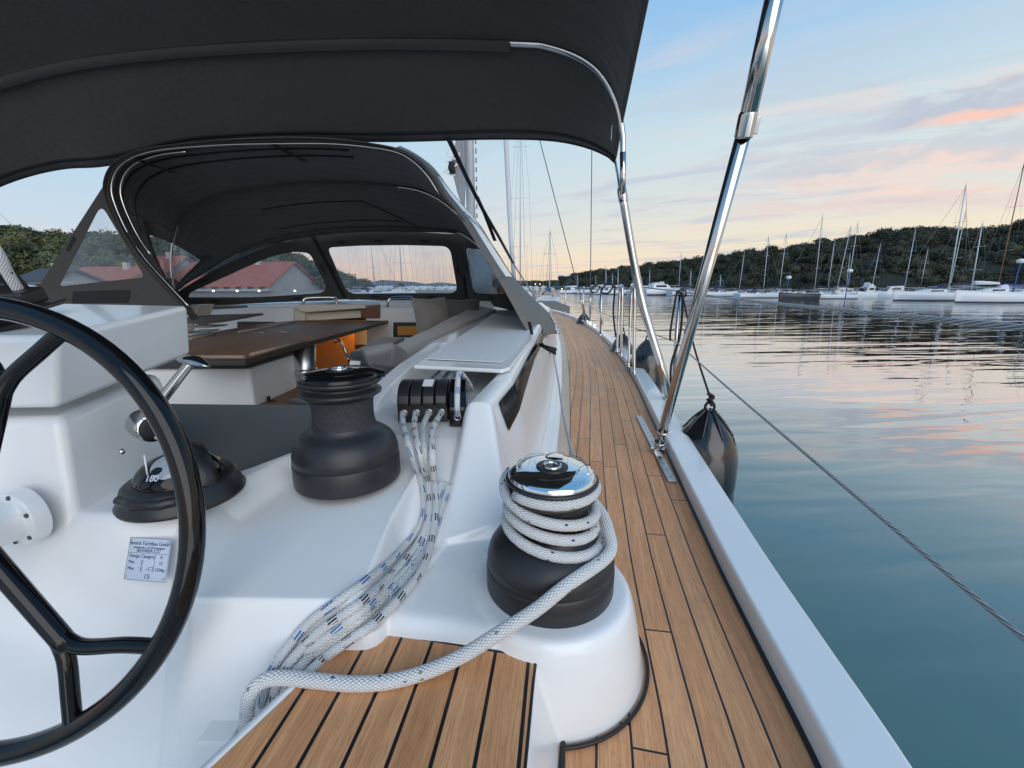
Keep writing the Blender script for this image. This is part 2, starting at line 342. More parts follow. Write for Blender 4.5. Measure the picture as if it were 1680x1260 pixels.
def rope_mat(name, rad, base=(.70, .70, .66), fleck=None, band=None, strands=9, bandlen=.03, pitch=None):
    m, q, b = mat(name, base, .75)
    uvn = q.new('ShaderNodeUVMap'); u, v, _ = q.sep(uvn.outputs[0])
    circ = 2 * math.pi * rad; cell = circ / strands * 1.55
    a = q.m('DIVIDE', u, cell); bb = q.m('MULTIPLY', v, float(strands))
    p1 = q.m('ADD', a, bb); p2 = q.m('SUBTRACT', a, bb)
    f1 = q.m('FRACT', p1); f2 = q.m('FRACT', p2)
    par = q.m('FRACT', q.m('MULTIPLY', q.m('ADD', q.m('FLOOR', p1), q.m('FLOOR', p2)), .5))
    s1 = q.m('SINE', q.m('MULTIPLY', f1, math.pi)); s2 = q.m('SINE', q.m('MULTIPLY', f2, math.pi))
    hh = q.m('MULTIPLY', q.m('POWER', q.m('MULTIPLY', s1, s2), .45), 1.0)
    sel = q.m('GREATER_THAN', par, .25)
    yarn = q.new('ShaderNodeMix', data_type='FLOAT'); q.l.new(sel, yarn.inputs[0]); q.l.new(s1, yarn.inputs[2]); q.l.new(s2, yarn.inputs[3])
    hh = q.m('MULTIPLY', hh, q.m('ADD', .55, q.m('MULTIPLY', yarn.outputs[0], .45)))
    wn = q.new('ShaderNodeTexWhiteNoise', noise_dimensions='2D'); q.l.new(q.comb(q.m('FLOOR', p1), q.m('FLOOR', p2)), wn.inputs['Vector']); hv = wn.outputs['Value']
    c = q.mix(hv, tuple(k * .90 for k in base), tuple(min(k * 1.12, .85) for k in base))
    c = q.mix(q.m('MULTIPLY', q.m('SUBTRACT', 1, hh), .55), c, tuple(k * .70 for k in base))  # gaps between strands painted darker, as shade in the braid
    if fleck:
        for kk, (fc, thr) in enumerate(fleck):
            w3 = q.new('ShaderNodeTexWhiteNoise', noise_dimensions='2D'); q.l.new(q.comb(q.m('ADD', q.m('FLOOR', p1), 17.0 * kk), q.m('FLOOR', p2)), w3.inputs['Vector'])
            c = q.mix(q.m('LESS_THAN', w3.outputs['Value'], thr), c, fc)
    if band:
        bcol, per, width = band
        ph = q.m('FRACT', q.m('ADD', q.m('DIVIDE', u, per), q.m('MULTIPLY', v, .0)))
        v3 = q.m('FRACT', q.m('MULTIPLY', q.m('ADD', v, q.m('MULTIPLY', q.m('FLOOR', q.m('DIVIDE', u, per)), .37)), 2.0))
        dash = q.m('LESS_THAN', q.m('FRACT', q.m('ADD', q.m('MULTIPLY', v, 9.0), q.m('MULTIPLY', u, 18.0))), .52); on = q.m('MULTIPLY', q.m('LESS_THAN', ph, width), q.m('MULTIPLY', dash, q.m('LESS_THAN', v3, .70)))
        c = q.mix(on, c, bcol)
    q.l.new(c, b.inputs['Base Color']); bump(q, b, hh, rad * .22, 1.0)
    return m
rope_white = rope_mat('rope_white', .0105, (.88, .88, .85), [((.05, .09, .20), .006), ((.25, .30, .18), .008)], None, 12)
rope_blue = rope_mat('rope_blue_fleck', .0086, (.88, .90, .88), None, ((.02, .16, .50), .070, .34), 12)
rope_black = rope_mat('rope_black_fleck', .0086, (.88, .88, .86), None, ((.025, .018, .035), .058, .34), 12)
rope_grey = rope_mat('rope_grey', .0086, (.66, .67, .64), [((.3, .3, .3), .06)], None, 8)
rope_dark = mat('rope_dark', (.012, .012, .013), .8)[0]
wire_m, q, b = mat('wire', (.42, .44, .46), .45, .2)
uvn = q.new('ShaderNodeUVMap'); u, v, _ = q.sep(uvn.outputs[0]); tw = q.m('SINE', q.m('MULTIPLY', q.m('ADD', q.m('MULTIPLY', u, 45), q.m('MULTIPLY', v, 5)), 6.283)); bump(q, b, tw, .0022, 1.0)
q.l.new(q.mix(q.sstep(tw, -.9, .3), (.24, .25, .26), (.74, .76, .78)), b.inputs['Base Color'])
# ================================================================== WATER
wm, q, b = mat('sea_water', (.010, .040, .050), .025, **{'IOR': 1.33})
o_ = objco(q); X_, Y_, Z_ = q.sep(o_)
rr = q.m('POWER', q.m('ADD', q.m('MULTIPLY', X_, X_), q.m('MULTIPLY', Y_, Y_)), .5)
ro = q.new('ShaderNodeMapping'); q.l.new(o_, ro.inputs[0]); ro.inputs[2].default_value = (0, 0, R(-6)); rc = ro.outputs[0]
w1 = q.noise(q.scale(rc, (.05, .36, 1)), 1.0, 2, .5, dist=.6)
w2 = q.noise(q.scale(rc, (.22, 1.15, 1)), 1.0, 1.5, .5, dist=.8)
w3 = q.noise(q.scale(rc, (.9, 3.6, 1)), 1.0, 1, .5, dist=.4)
patch = q.sstep(q.noise(q.scale(rc, (.03, .06, 1)), 1.0, 2), .35, .65)
hh = q.m('ADD', q.m('MULTIPLY', w1, .075), q.m('ADD', q.m('MULTIPLY', w2, .030), q.m('MULTIPLY', w3, q.m('ADD', .001, q.m('MULTIPLY', patch, .005)))))
damp = q.m('ADD', .60, q.m('MULTIPLY', q.sstep(rr, 3, 20), .4))
q.n.remove(b)
bn = q.new('ShaderNodeBump'); bn.inputs['Distance'].default_value = 1.0; q.l.new(q.m('MULTIPLY', hh, damp), bn.inputs['Height'])
dfw = q.new('ShaderNodeBsdfDiffuse'); dfw.inputs[0].default_value = (.075, .150, .135, 1)
glw = q.new('ShaderNodeBsdfGlossy'); glw.inputs['Roughness'].default_value = .02; q.l.new(bn.outputs[0], glw.inputs['Normal'])
fw_ = q.new('ShaderNodeFresnel'); fw_.inputs[0].default_value = 1.34; q.l.new(bn.outputs[0], fw_.inputs['Normal'])
mw = q.new('ShaderNodeMixShader'); q.l.new(q.m('MULTIPLY', fw_.outputs[0], 3.3, clamp=True), mw.inputs[0]); q.l.new(dfw.outputs[0], mw.inputs[1]); q.l.new(glw.outputs[0], mw.inputs[2])
q.l.new(mw.outputs[0], q.n['Material Output'].inputs[0])
me = MB(); me.quad((-1500, -400, WATER), (1500, -400, WATER), (1500, 3000, WATER), (-1500, 3000, WATER))
tag(me.build('water', wm), kind='structure')
# ================================================================== HILLS
def interp(tab, x):
    tab = sorted(tab); 
    if x <= tab[0][0]: return tab[0][1:]
    for a, b_ in zip(tab, tab[1:]):
        if x <= b_[0]:
            s = (x - a[0]) / (b_[0] - a[0]); return tuple(a[k] + (b_[k] - a[k]) * s for k in range(1, len(a)))
    return tab[-1][1:]
def Zat(py, Y):   # height seen at row py for a point at forward distance Y
    r = ray(840, py); return EYE + r.z / r.y * Y
soil = mat('hill_soil', (.016, .020, .010), .95)[0]
def foliage_mat(name, dark, lite):
    m, q, b = mat(name, dark, .85)
    g = q.new('ShaderNodeNewGeometry'); oc = objco(q)
    n1 = q.noise(oc, .16, 3); n2 = q.noise(oc, 1.1, 2)
    c = q.mix(q.sstep(q.m('ADD', q.m('MULTIPLY', n1, .6), q.m('MULTIPLY', n2, .4)), .35, .65), dark, lite)
    c = q.mix(q.m('MULTIPLY', q.sstep(q.noise(oc, .10, 2), .5, .7), .5), c, (lite[0] * 1.25, lite[1] * .95, lite[2] * .7))
    q.l.new(c, b.inputs['Base Color']); return m
fol_r = foliage_mat('foliage_right', (.013, .018, .011), (.046, .052, .027))
fol_l = foliage_mat('foliage_left', (.030, .045, .018), (.115, .125, .05))
def crown_cloud(centers, radii, nq, leaf):
    """leaf clumps (numpy) for many crowns -> verts, faces"""
    V = []; 
    for c, r in zip(centers, radii):
        nl = 9
        lobes = RNG.normal(size=(nl, 3)); lobes /= np.linalg.norm(lobes, axis=1)[:, None]; lobes *= np.array([.55, .55, .35]); lobes[:, 2] = np.abs(lobes[:, 2]) * .9
        k = RNG.integers(0, nl, nq); dirs = RNG.normal(size=(nq, 3)); dirs /= np.linalg.norm(dirs, axis=1)[:, None]
        p = (lobes[k] + dirs * RNG.uniform(.25, .55, nq)[:, None]) * np.array([1, 1, .82]) * r + c
        nrm = dirs + RNG.normal(size=(nq, 3)) * .45 + np.array([0, 0, .25]); nrm /= np.linalg.norm(nrm, axis=1)[:, None]
        a = np.cross(nrm, RNG.normal(size=(nq, 3))); a /= np.linalg.norm(a, axis=1)[:, None]; bb = np.cross(nrm, a)
        sz = leaf * RNG.uniform(.5, 1.3, nq)[:, None]
        V.append(np.stack([p - a * sz, p - bb * sz * .7, p + a * sz, p + bb * sz * .7], 1).reshape(-1, 3))
    V = np.concatenate(V); n = len(V) // 4
    return V, np.arange(n * 4).reshape(n, 4)
def mesh_np(name, V, Fq, m, parent=None, smooth=False):
    me = bpy.data.meshes.new(name); me.vertices.add(len(V)); me.vertices.foreach_set('co', V.astype(np.float32).ravel())
    me.loops.add(Fq.size); me.loops.foreach_set('vertex_index', Fq.astype(np.int32).ravel())
    me.polygons.add(len(Fq)); me.polygons.foreach_set('loop_start', np.arange(0, Fq.size, Fq.shape[1], dtype=np.int32))
    if smooth: me.polygons.foreach_set('use_smooth', [True] * len(Fq))
    me.update(); me.validate(); me.materials.append(m)
    o = bpy.data.objects.new(name, me); S.collection.objects.link(o)
    if parent: o.parent = parent
    return o
def hill(name, wood, tab, m, rad, sp, nq, leaf, label):
    """tab: px -> shore distance, crest distance, crest row.  Terrain sheet plus the wood growing on it."""
    xs = [t_[0] for t_ in tab]; rows = []; n = 90; K = 12
    prof = []
    for i in range(n):
        px = xs[0] + (xs[-1] - xs[0]) * i / (n - 1); ys, yc, py = interp(tab, px)
        a = ray(px, 480); ax = a.x / a.y
        zc = Zat(py, yc) * 1.0 - rad * .75
        prof.append((ax, ys, yc, zc))
    g = []
    for k in range(K + 6):
        row = []
        for (ax, ys, yc, zc) in prof:
            s = k / K; Yk = ys + (yc - ys) * s
            if s <= 1: zz = WATER - .3 + (zc - WATER + .3) * (1 - (1 - s) ** 1.6)
            else: zz = zc - (s - 1) * (zc + 5) * 1.2
            row.append((ax * Yk, Yk, zz))
        g.append(row)
    mb = MB(); mb.grid(g); tag(mb.build(name, soil), kind='structure')
    cs = []; rs = []
    for (ax, ys, yc, zc), (ax2, *_r) in zip(prof, prof[1:]):
        dx = abs(ax2 - ax) * (ys + yc) / 2; cnt = max(1, dx * (yc - ys) * 1.5 / (sp * sp))
        for _ in range(int(cnt) + (random.random() < cnt % 1)):
            s = random.random() ** .9; Yk = ys + 1.5 + (yc - ys) * s; aa = ax + (ax2 - ax) * random.random()
            zz = WATER - .3 + (zc - WATER + .3) * (1 - (1 - s) ** 1.6)
            r_ = rad * random.uniform(.55, 1.2); cs.append((aa * Yk, Yk, zz + r_ * .55)); rs.append(r_)
        for _ in range(max(1, int(dx / sp * 1.2))):      # crest row so that the skyline is leafy
            aa = ax + (ax2 - ax) * random.random(); r_ = rad * random.uniform(.5, 1.15); cs.append((aa * yc, yc, zc + r_ * random.uniform(.25, .7))); rs.append(r_)
        for _ in range(max(1, int(dx / sp * 1.6))):      # undergrowth along the shore
            aa = ax + (ax2 - ax) * random.random(); r_ = rad * random.uniform(.3, .6); cs.append((aa * (ys + 1), ys + 1, WATER + r_ * .7)); rs.append(r_)
    V, Fq = crown_cloud(np.array(cs), np.array(rs), nq, leaf)
    o = mesh_np(wood, V, Fq, m); tag(o, label, 'trees', kind='stuff')
    # solid cores added inside every crown, so no sky shows through the middle
    ico = bmesh.new(); bmesh.ops.create_icosphere(ico, subdivisions=1, radius=1); iv = np.array([v_.co[:] for v_ in ico.verts]); jf = np.array([[v_.index for v_ in f.verts] for f in ico.faces]); ico.free()
    VV = []; FF = []
    for i, (c, r_) in enumerate(zip(cs, rs)):
        VV.append(iv * np.array([r_ * .62, r_ * .62, r_ * .44]) * RNG.uniform(.8, 1.15, (len(iv), 1)) + np.array(c)); FF.append(jf + i * len(iv))
    mesh_np('crown_core', np.concatenate(VV), np.concatenate(FF), m, o)
RH = [(840, 420, 520, 462), (905, 320, 420, 462), (925, 235, 320, 452), (960, 205, 270, 446), (1000, 175, 235, 441), (1080, 150, 205, 431), (1130, 138, 190, 426), (1200, 125, 172, 415), (1250, 118, 165, 409),
      (1300, 112, 158, 404), (1345, 108, 152, 393), (1400, 104, 148, 388), (1440, 100, 145, 380), (1490, 98, 142, 376), (1560, 95, 140, 380), (1610, 93, 140, 376), (1680, 90, 140, 357), (1800, 86, 136, 340), (2100, 80, 125, 330), (2600, 70, 115, 340)]
hill('hill', 'hillside_wood', RH, fol_r, 2.8, 4.1, 280, .28, 'dark green wooded hillside behind the moored boats on the right shore')
LH = [(-1200, 70, 120, 330), (-600, 90, 140, 350), (-200, 100, 160, 365), (0, 105, 165, 372), (60, 105, 165, 380), (110, 106, 165, 387), (170, 110, 165, 385), (250, 115, 170, 392), (330, 120, 175, 398), (400, 120, 180, 404), (435, 125, 185, 404), (470, 135, 195, 416), (500, 150, 210, 432), (530, 170, 230, 446), (570, 210, 270, 460), (600, 260, 320, 468)]
hill('hill.001', 'hillside_wood.001', LH, fol_l, 4.0, 5.5, 190, .5, 'olive green wooded hill behind the red roofs on the left shore')
# low land far ahead
fh = MB(); rows = []
for k, (Yk, h) in enumerate([(640, 0), (700, .55), (760, 1.0), (900, .9), (1100, 0)]):
    rows.append([((-700 + 1500 * i / 60), Yk, WATER - 1 + h * (9 + 7 * math.sin(i * .31) * math.sin(i * .13 + 1) + 3 * math.sin(i * 1.7))) for i in range(61)])
fh.grid(rows); fm, q, b = mat('distant_land', (.045, .055, .06), .95); q.l.new(q.mix(q.sstep(q.noise(objco(q), .03, 5, .7), .35, .65), (.03, .042, .04), (.16, .16, .17)), b.inputs['Base Color'])
tag(fh.build('hill.002', fm), kind='structure')
# quay on the left shore
quay_m = mat('quay_stone', (.20, .19, .18), .8)[0]
qb = MB(); qb.box((-90, 96, WATER + .3), (190, 14, 1.6)); tag(qb.build('quay', quay_m), kind='structure')
# ================================================================== BUILDINGS (left shore)
rtile, q, b = mat('roof_tile', (.33, .085, .045), .8); br = q.new('ShaderNodeTexWave', wave_type='BANDS', bands_direction='X'); br.inputs['Scale'].default_value = 1.4; q.l.new(objco(q), br.inputs['Vector'])
q.l.new(q.mix(q.noise(objco(q), .7, 4), (.25, .06, .035), (.48, .15, .08)), b.inputs['Base Color']); bump(q, b, br.outputs[1], .05, .6)
wallm, q, b = mat('house_wall', (.55, .52, .47), .8); q.l.new(q.mix(q.noise(objco(q), .5, 4), (.30, .28, .25), (.46, .44, .40)), b.inputs['Base Color'])
wing = mat('window_dark', (.02, .025, .03), .15)[0]
darkroof = mat('slate_roof', (.06, .062, .066), .7)[0]
lampm = bpy.data.materials.new('lit_lamp'); lampm.use_nodes = True; lampm.node_tree.nodes['Principled BSDF'].inputs['Emission Color'].default_value = (1, .74, .38, 1); lampm.node_tree.nodes['Principled BSDF'].inputs['Emission Strength'].default_value = 5
def house(x0, x1, Y, ztop, zeave, depth, label, rm=rtile, yaw=0.0, win=6, name='waterside_building', zb=-.4):
    """long gabled building whose front runs from x0 to x1"""
    t_ = empty(name, ((x0 + x1) / 2, Y, zb)); tag(t_, label, 'building'); L = (x1 - x0) / 2; t_.rotation_euler.z = yaw
    hz, ez = ztop - zb, zeave - zb
    w = MB(); w.box((0, depth / 2, ez / 2), (2 * L, depth, ez))
    for s in (-1, 1): w.poly([(s * L, 0, ez), (s * L, depth, ez), (s * L, depth / 2, hz - .1)])
    w.build('wall', wallm, t_)
    rf = MB(); e = .7
    pr = [(-L - e, -e, ez - .25), (-L - e, depth / 2, hz), (-L - e, depth + e, ez - .25), (-L - e, depth + e, ez - .55), (-L - e, depth / 2, hz - .35), (-L - e, -e, ez - .55)]
    rf.prism(pr, (2 * L + 2 * e, 0, 0)); ro_ = rf.build('roof', rm, t_)
    ch = MB(); ch.box((L * .4, depth * .4, hz - .1), (.9, .9, 1.6)); ch.build('chimney', wallm, ro_)
    for i in range(win):
        x = -L + (i + .5) * 2 * L / win; fr = MB(); fr.box((x, -.03, ez * .52), (1.5, .1, ez * .46)); f_ = fr.build('window', wallm, t_)
        pn = MB(); pn.box((x, -.1, ez * .52), (1.2, .06, ez * .40)); pn.build('pane', wing, f_)
    return t_
def bx(px, Y): r = ray(px, 470); return r.x / r.y * Y
house(bx(265, 88), bx(440, 88), 88, Zat(428, 96), Zat(466, 88), 22, 'long red tiled hall with a low wide roof on the left quay', win=9)
house(bx(90, 80), bx(205, 80), 80, Zat(437, 86), Zat(458, 80), 14, 'weathered red roofed house seen through the triangular window', win=5)
house(bx(405, 104), bx(492, 104), 104, Zat(456, 110), Zat(475, 104), 12, 'white house with a pale red roof at the right end of the quay', win=5)
house(bx(30, 62), bx(78, 62), 62, Zat(440, 65), Zat(458, 62), 8, 'small dark roofed boat shed left of the triangular window', rm=darkroof, win=2)
house(bx(215, 100), bx(272, 100), 100, Zat(420, 108), Zat(450, 100), 14, 'red roofed house standing higher behind the long hall', win=3)
# conifer right of the white house
trunk_m = mat('bark', (.07, .055, .04), .9)[0]
def tree(px, Y, py, rad, label, m=fol_l):
    base = Vector((bx(px, Y), Y, WATER + .5)); top = Zat(py, Y); h = top - base.z
    t_ = empty('shore_tree', base); tag(t_, label, 'tree')
    tb = MB(); tb.tube([(0, 0, 0), (.1, 0, h * .5), (0, .1, h * .95)], lambda s: .28 * (1 - s) + .04, 8); tb.build('trunk', trunk_m, t_)
    cs = [(random.uniform(-1, 1) * rad * .45, random.uniform(-1, 1) * rad * .4, h * s) for s in (.35, .45, .55, .62, .7, .8, .9)]; rr_ = [rad * k for k in (.75, .8, .75, .65, .55, .42, .28)]
    V, Fq = crown_cloud(np.array(cs), np.array(rr_), 420, .35); mesh_np('crown', V, Fq, m, t_)
tree(528, 110, 428, 5.0, 'tall pale conifer beside the white house at the end of the quay')
tree(30, 92, 395, 5.5, 'round olive tree behind the small boat shed')
tree(560, 130, 448, 5.0, 'low round tree on the shore seen at the left edge of the centre window')
# ================================================================== BOATS
hull_w, q, b = mat('boat_white', (.66, .68, .70), .3)
hull_k = mat('boat_dark', (.030, .030, .032), .35)[0]
sailcv = mat('sail_cover_navy', (.018, .022, .045), .8)[0]; sailw = mat('sail_white', (.66, .67, .68), .7)[0]
mast_m = mat('mast_alloy', (.56, .57, .58), .45, .25)[0]; wl_m = mat('waterline_navy', (.02, .03, .07), .5)[0]; mastd = mat('mast_dark', (.14, .145, .15), .5)[0]
wood_b = mat('varnish', (.22, .10, .04), .35)[0]; bluecv = mat('blue_cover', (.03, .07, .24), .7)[0]
def hull_rows(L, B, H, bow=.5, stern=.85, draft=.25, n=16, raked=.12):
    rows = []
    for i in range(n + 1):
        s = i / n; w = B / 2 * (1 - abs((s - .42) / (.58 if s > .42 else .42)) ** (2.2 if s > .42 else 3.2) * (1.0 if s > .42 else 1 - stern)); w = max(w, .03)
        sh = H * (1 + .22 * s * s); x = -L / 2 + L * s
        xr = raked * L * (s - .5) * .6
        rows.append([(x - xr * .9, w * .55, -draft), (x - xr * .5, w * .9, .0), (x, w, sh * .55), (x + xr * .1, w, sh), (x + xr * .1, w * .93, sh), (x + xr * .1, 0, sh + .06), (x + xr * .1, -w * .93, sh), (x + xr * .1, -w, sh), (x, -w, sh * .55), (x - xr * .5, -w * .9, 0), (x - xr * .55, -w * .55, -draft)])
    return rows
def sailboat(label, loc, L, yaw, mast_h, mast_x=.08, rake=0.0, hm=None, cover=None, H=None, group=None, stay=False, detail=True, B=None, stripe=True, fenders=0, lean=0, mm=None, spreaders=2):
    hm = hm or hull_w; cover = cover or sailcv; H = H or L * .085; B = B or L * .3
    t_ = empty('sailing_boat', loc); tag(t_, label, 'sailing boat', group); t_.rotation_euler = (0, 0, yaw)
    m = MB(); rw = hull_rows(L, B, H); m.grid(rw); m.face(tuple(range(len(rw[0])))); m.face(tuple(len(m.v) - 1 - k for k in range(len(rw[0])))); h_ = m.build('hull', hm, t_)
    if stripe:
        st = MB(); rs = []
        for r_ in rw: a, b_ = Vector(r_[1]), Vector(r_[2]); rs.append([a + Vector((0, .012, 0)), a.lerp(b_, .22) + Vector((0, .012, 0))])
        st.grid(rs); rs = []
        for r_ in rw: a, b_ = Vector(r_[9]), Vector(r_[8]); rs.append([a - Vector((0, .012, 0)), a.lerp(b_, .22) - Vector((0, .012, 0))])
        st.grid(rs); st.build('waterline_stripe', wl_m, h_)
    c = MB(); x0, x1 = -L * .12, L * .22; cw = B * .30; ch = H * .42
    c.grid([[(x0 + (x1 - x0) * i / 8, y * cw * (1 - .35 * (i / 8) ** 2), H * 1.02 + (ch * (1 - (i / 8) ** 3) if k in (1, 2) else 0)) for k, y in enumerate((-1, -.85, .85, 1))] for i in range(9)])
    c.poly([(x0, -cw, H), (x0, -cw * .85, H + ch), (x0, cw * .85, H + ch), (x0, cw, H)]); cb = c.build('cabin', hull_w, t_)
    wn_ = MB()
    for s in (-1, 1): wn_.box((x0 + (x1 - x0) * .38, s * cw * .93, H * 1.02 + ch * .5), ((x1 - x0) * .45, .08, ch * .32))
    wn_.build('cabin_window', wing, cb)
    if fenders:
        hw = MB(); hw.box((-L * .02, -B * .492, H * .80), (L * .26, .10, H * .14)); hw.build('hull_window', wing, h_)
    if detail:
        hs = MB(); hs.box((L * .30, 0, H * 1.16), (.6, .55, .06)); hs.build('deck_hatch', wing, cb)
        wl_ = MB(); wl_.tube([(-L * .36, .35 * math.cos(a), H + .75 + .35 * math.sin(a)) for a in [2 * math.pi * k / 14 for k in range(14)]], .02, 5, closed=True); wl_.build('wheel', mastd, t_)
        pl = MB(); pl.tube(smooth_path([(-L * .47, -B * .36, H), (-L * .47, -B * .36, H + .65), (-L * .49, 0, H + .7), (-L * .47, B * .36, H + .65), (-L * .47, B * .36, H)], 4), .02, 5); pl.build('pushpit', mast_m, t_)
    r_ = max(.055, L * .0075); mx_ = L * mast_x; zt = mast_h
    ms = MB(); ms.tube([(mx_, 0, H), (mx_ - rake * .5, 0, (H + zt) / 2), (mx_ - rake, 0, zt)], lambda s: r_ * (1 - .35 * s), 8); mo = ms.build('mast', mm or mast_m, t_)
    if detail:
        bm_ = MB(); bz = H + ch + .45; bm_.tube([(mx_, 0, bz), (mx_ - L * .36, 0, bz + .05)], .06, 6); bo = bm_.build('boom', mast_m, t_)
        sc = MB(); sc.tube([(mx_ - .1, 0, bz + .22), (mx_ - L * .12, 0, bz + .26), (mx_ - L * .35, 0, bz + .16)], lambda s: .24 - .1 * s, 10); sc.build('sail_cover', cover, bo)
        sp = MB()
        for k in range(spreaders):
            zz = H + (zt - H) * (k + 1) / (spreaders + 1); xx = mx_ - rake * (k + 1) / (spreaders + 1); sp.tube([(xx - .1, -B * .3, zz), (xx, 0, zz), (xx - .1, B * .3, zz)], .025, 5)
        sp.tube([(mx_ - rake - .1, 0, zt), (mx_ - rake - .1, 0, zt + .35)], .015, 4); sp.build('spreader', mast_m, mo)
        rg = MB(); tp = Vector((mx_ - rake, 0, zt)); bow_, st_ = (L * .5, 0, H * 1.25), (-L * .47, 0, H * 1.1)
        rg.tube([tp, st_], .014, 4)
        for s in (-1, 1): rg.tube([tp, (mx_ - rake * .4 - .05, s * B * .3, (H + zt) * .55), (mx_ - .1, s * B * .48, H)], .012, 4)
        rg.build('rigging', mastd, mo)
        gn = MB(); gn.tube([tp - Vector((0, 0, .4)), bow_], lambda s: .05 + .03 * s if stay else .018, 8); gn.build('furled_sail', sailw if stay else mastd, t_)
        rl = MB()
        for s in (-1, 1):
            pts = [(Vector(r2[3 if s > 0 else 7]) + Vector((0, -.05 * s, .55))) for r2 in rw[1:]]; rl.tube(pts, .014, 4)
            for p in pts[::2]: rl.tube([p, p - Vector((0, 0, .55))], .014, 4)
        rl.build('guard_rail', mast_m, t_)
        ck = MB(); ck.grid([[(x0 - .05 - L * .09 * (1 - math.cos(a)) * .3, math.cos(a) * cw * .9, H + ch * .5 + math.sin(a) * .75) for a in [math.pi * k / 8 for k in range(9)]], [(x0 + .7, math.cos(a) * cw * .85, H + ch * .5 + math.sin(a) * .55) for a in [math.pi * k / 8 for k in range(9)]]]); ck.build('spray_hood', cover, t_)
    for k in range(fenders):
        f = empty('fender', Vector(loc) + Matrix.Rotation(yaw, 3, 'Z') @ Vector((-L * .22 + k * L * .2, -B * .5 - .1, 0))); fb = MB(); fb.lathe([(.0, .2), (.12, .25), (.14, .5), (.12, .75), (.03, .85), (0, .86)], n=10); fb.build('fender_body', bluecv, f)
        fb = MB(); fb.tube([(0, 0, .84), (0, .05, 1.5)], .012, 4); fb.build('lanyard', mastd, f)
        tag(f, ['blue fender hanging nearest the stern of the large white sailing boat', 'blue fender hanging amidships on the large white sailing boat', 'blue fender hanging nearest the bow of the large white sailing boat'][k], 'fender', 'blue fenders on the large white sailing boat')
    return t_
def at(px, wl, up=0): p = P(px, wl, WATER); p.z += up; return p
def top(p, py): return Zat(py, p.y) - WATER
def motorboat(label, loc, L, yaw, fly=True, H=1.0):
    t_ = empty('motor_boat', loc); tag(t_, label, 'motor boat'); t_.rotation_euler.z = yaw
    m = MB(); rw = hull_rows(L, L * .36, H, raked=.2); m.grid(rw); m.face(tuple(range(len(rw[0])))); h_ = m.build('hull', hull_w, t_)
    st = MB(); rs = []
    for r_ in rw: a, b_ = Vector(r_[9]), Vector(r_[8]); rs.append([a - Vector((0, .015, 0)), a.lerp(b_, .3) - Vector((0, .015, 0))])
    st.grid(rs); st.build('waterline_stripe', wl_m, h_)
    c = MB(); c.prism([(-L * .3, -L * .13, H), (L * .22, -L * .13, H), (L * .1, -L * .11, H + 1.0), (-L * .3, -L * .11, H + 1.1)], (0, L * .26, 0)); cb = c.build('cabin', hull_w, t_, bevel=.05)
    w = MB(); w.box((-L * .08, -L * .125, H + .6), (L * .28, .09, .42)); w.box((-L * .08, L * .135, H + .6), (L * .28, .09, .42)); w.prism([(L * .205, -L * .10, H + .2), (L * .13, -L * .10, H + .85), (L * .15, -L * .10, H + .85), (L * .225, -L * .10, H + .2)], (0, L * .2, 0)); w.build('cabin_window', wing, cb)
    if fly:
        f = MB(); f.box((-L * .12, 0, H + 1.25), (L * .26, L * .2, .3)); f.box((-L * .02, 0, H + 1.5), (.08, L * .18, .35)); f.build('flybridge', hull_w, t_, bevel=.04)
    r_ = MB()
    for s in (-1, 1): r_.tube([(L * .1, s * L * .16, H + .6), (L * .4, s * L * .08, H + .75), (L * .5, 0, H + .8)], .02, 5); r_.tube([(L * .3, s * L * .11, H + .7), (L * .3, s * L * .12, H)], .02, 5)
    r_.build('bow_rail', mast_m, t_); return t_
p = at(1245, 488.5); sailboat('small white sailing boat directly left of the black hulled one', p, 8.5, R(4), top(p, 388), -.02 + .1, .3)
p = at(1308, 490.5); sailboat('black hulled sailing boat with white deck and tall mast between two white ones', p, 6.6, R(184), top(p, 353), -.42, -.6, hm=hull_k, H=.85)
p = at(1364, 490); sailboat('white sailing boat with a tan boom cover, right of the black hulled one', p, 7.6, R(178), top(p, 370), -.08, .6, cover=cream)
p = at(1393, 484.5); sailboat('white sailing boat with short mast moored behind the tan covered one', p, 8.5, R(8), top(p, 416) , -.12, .5)
p = at(1418, 489.5); motorboat('small white cabin cruiser with flybridge moored stern out', p, 4.8, R(205))
p = at(1460, 488.5); motorboat('small white open topped motor boat with an arched frame, beside the cabin cruiser', p, 5.0, R(168), fly=False)
p = at(1525, 493); sailboat('large white sailing boat with black boom cover and blue fenders along its side', p, 11.8, R(183), top(p, 303), -.22, -.9, cover=sailcv, fenders=3, H=1.15)
p = at(1625, 496.5); sailboat('white racing yacht with plumb bow, rightmost of the row', p, 9.8, R(181), top(p, 366), .30, -.6, cover=sailw, H=1.3, B=2.6)
p = at(1655, 489); sailboat('sailing boat with the tallest brown mast leaning right, behind the racing yacht', p, 12.5, R(176), top(p, 264), .18, -.7, mm=wood_b, cover=bluecv)
p = at(1505, 484); sailboat('white sailing boat whose mast stands just behind the black boom cover', p, 9, R(30), top(p, 408), .1, .3)
p = at(1712, 491); sailboat('white and blue sailing boat cut by the right edge of the picture', p, 10, R(185), top(p, 330), .1, .3, cover=bluecv)
p = at(1180, 486); sailboat('low white sailing boat seen just right of the thick chrome pole', p, 9.5, R(20), top(p, 452), .0, .2)
p = at(1130, 484.5); sailboat('white sailing boat moored left of the thick chrome pole', p, 10, R(12), top(p, 444), .02, .2)
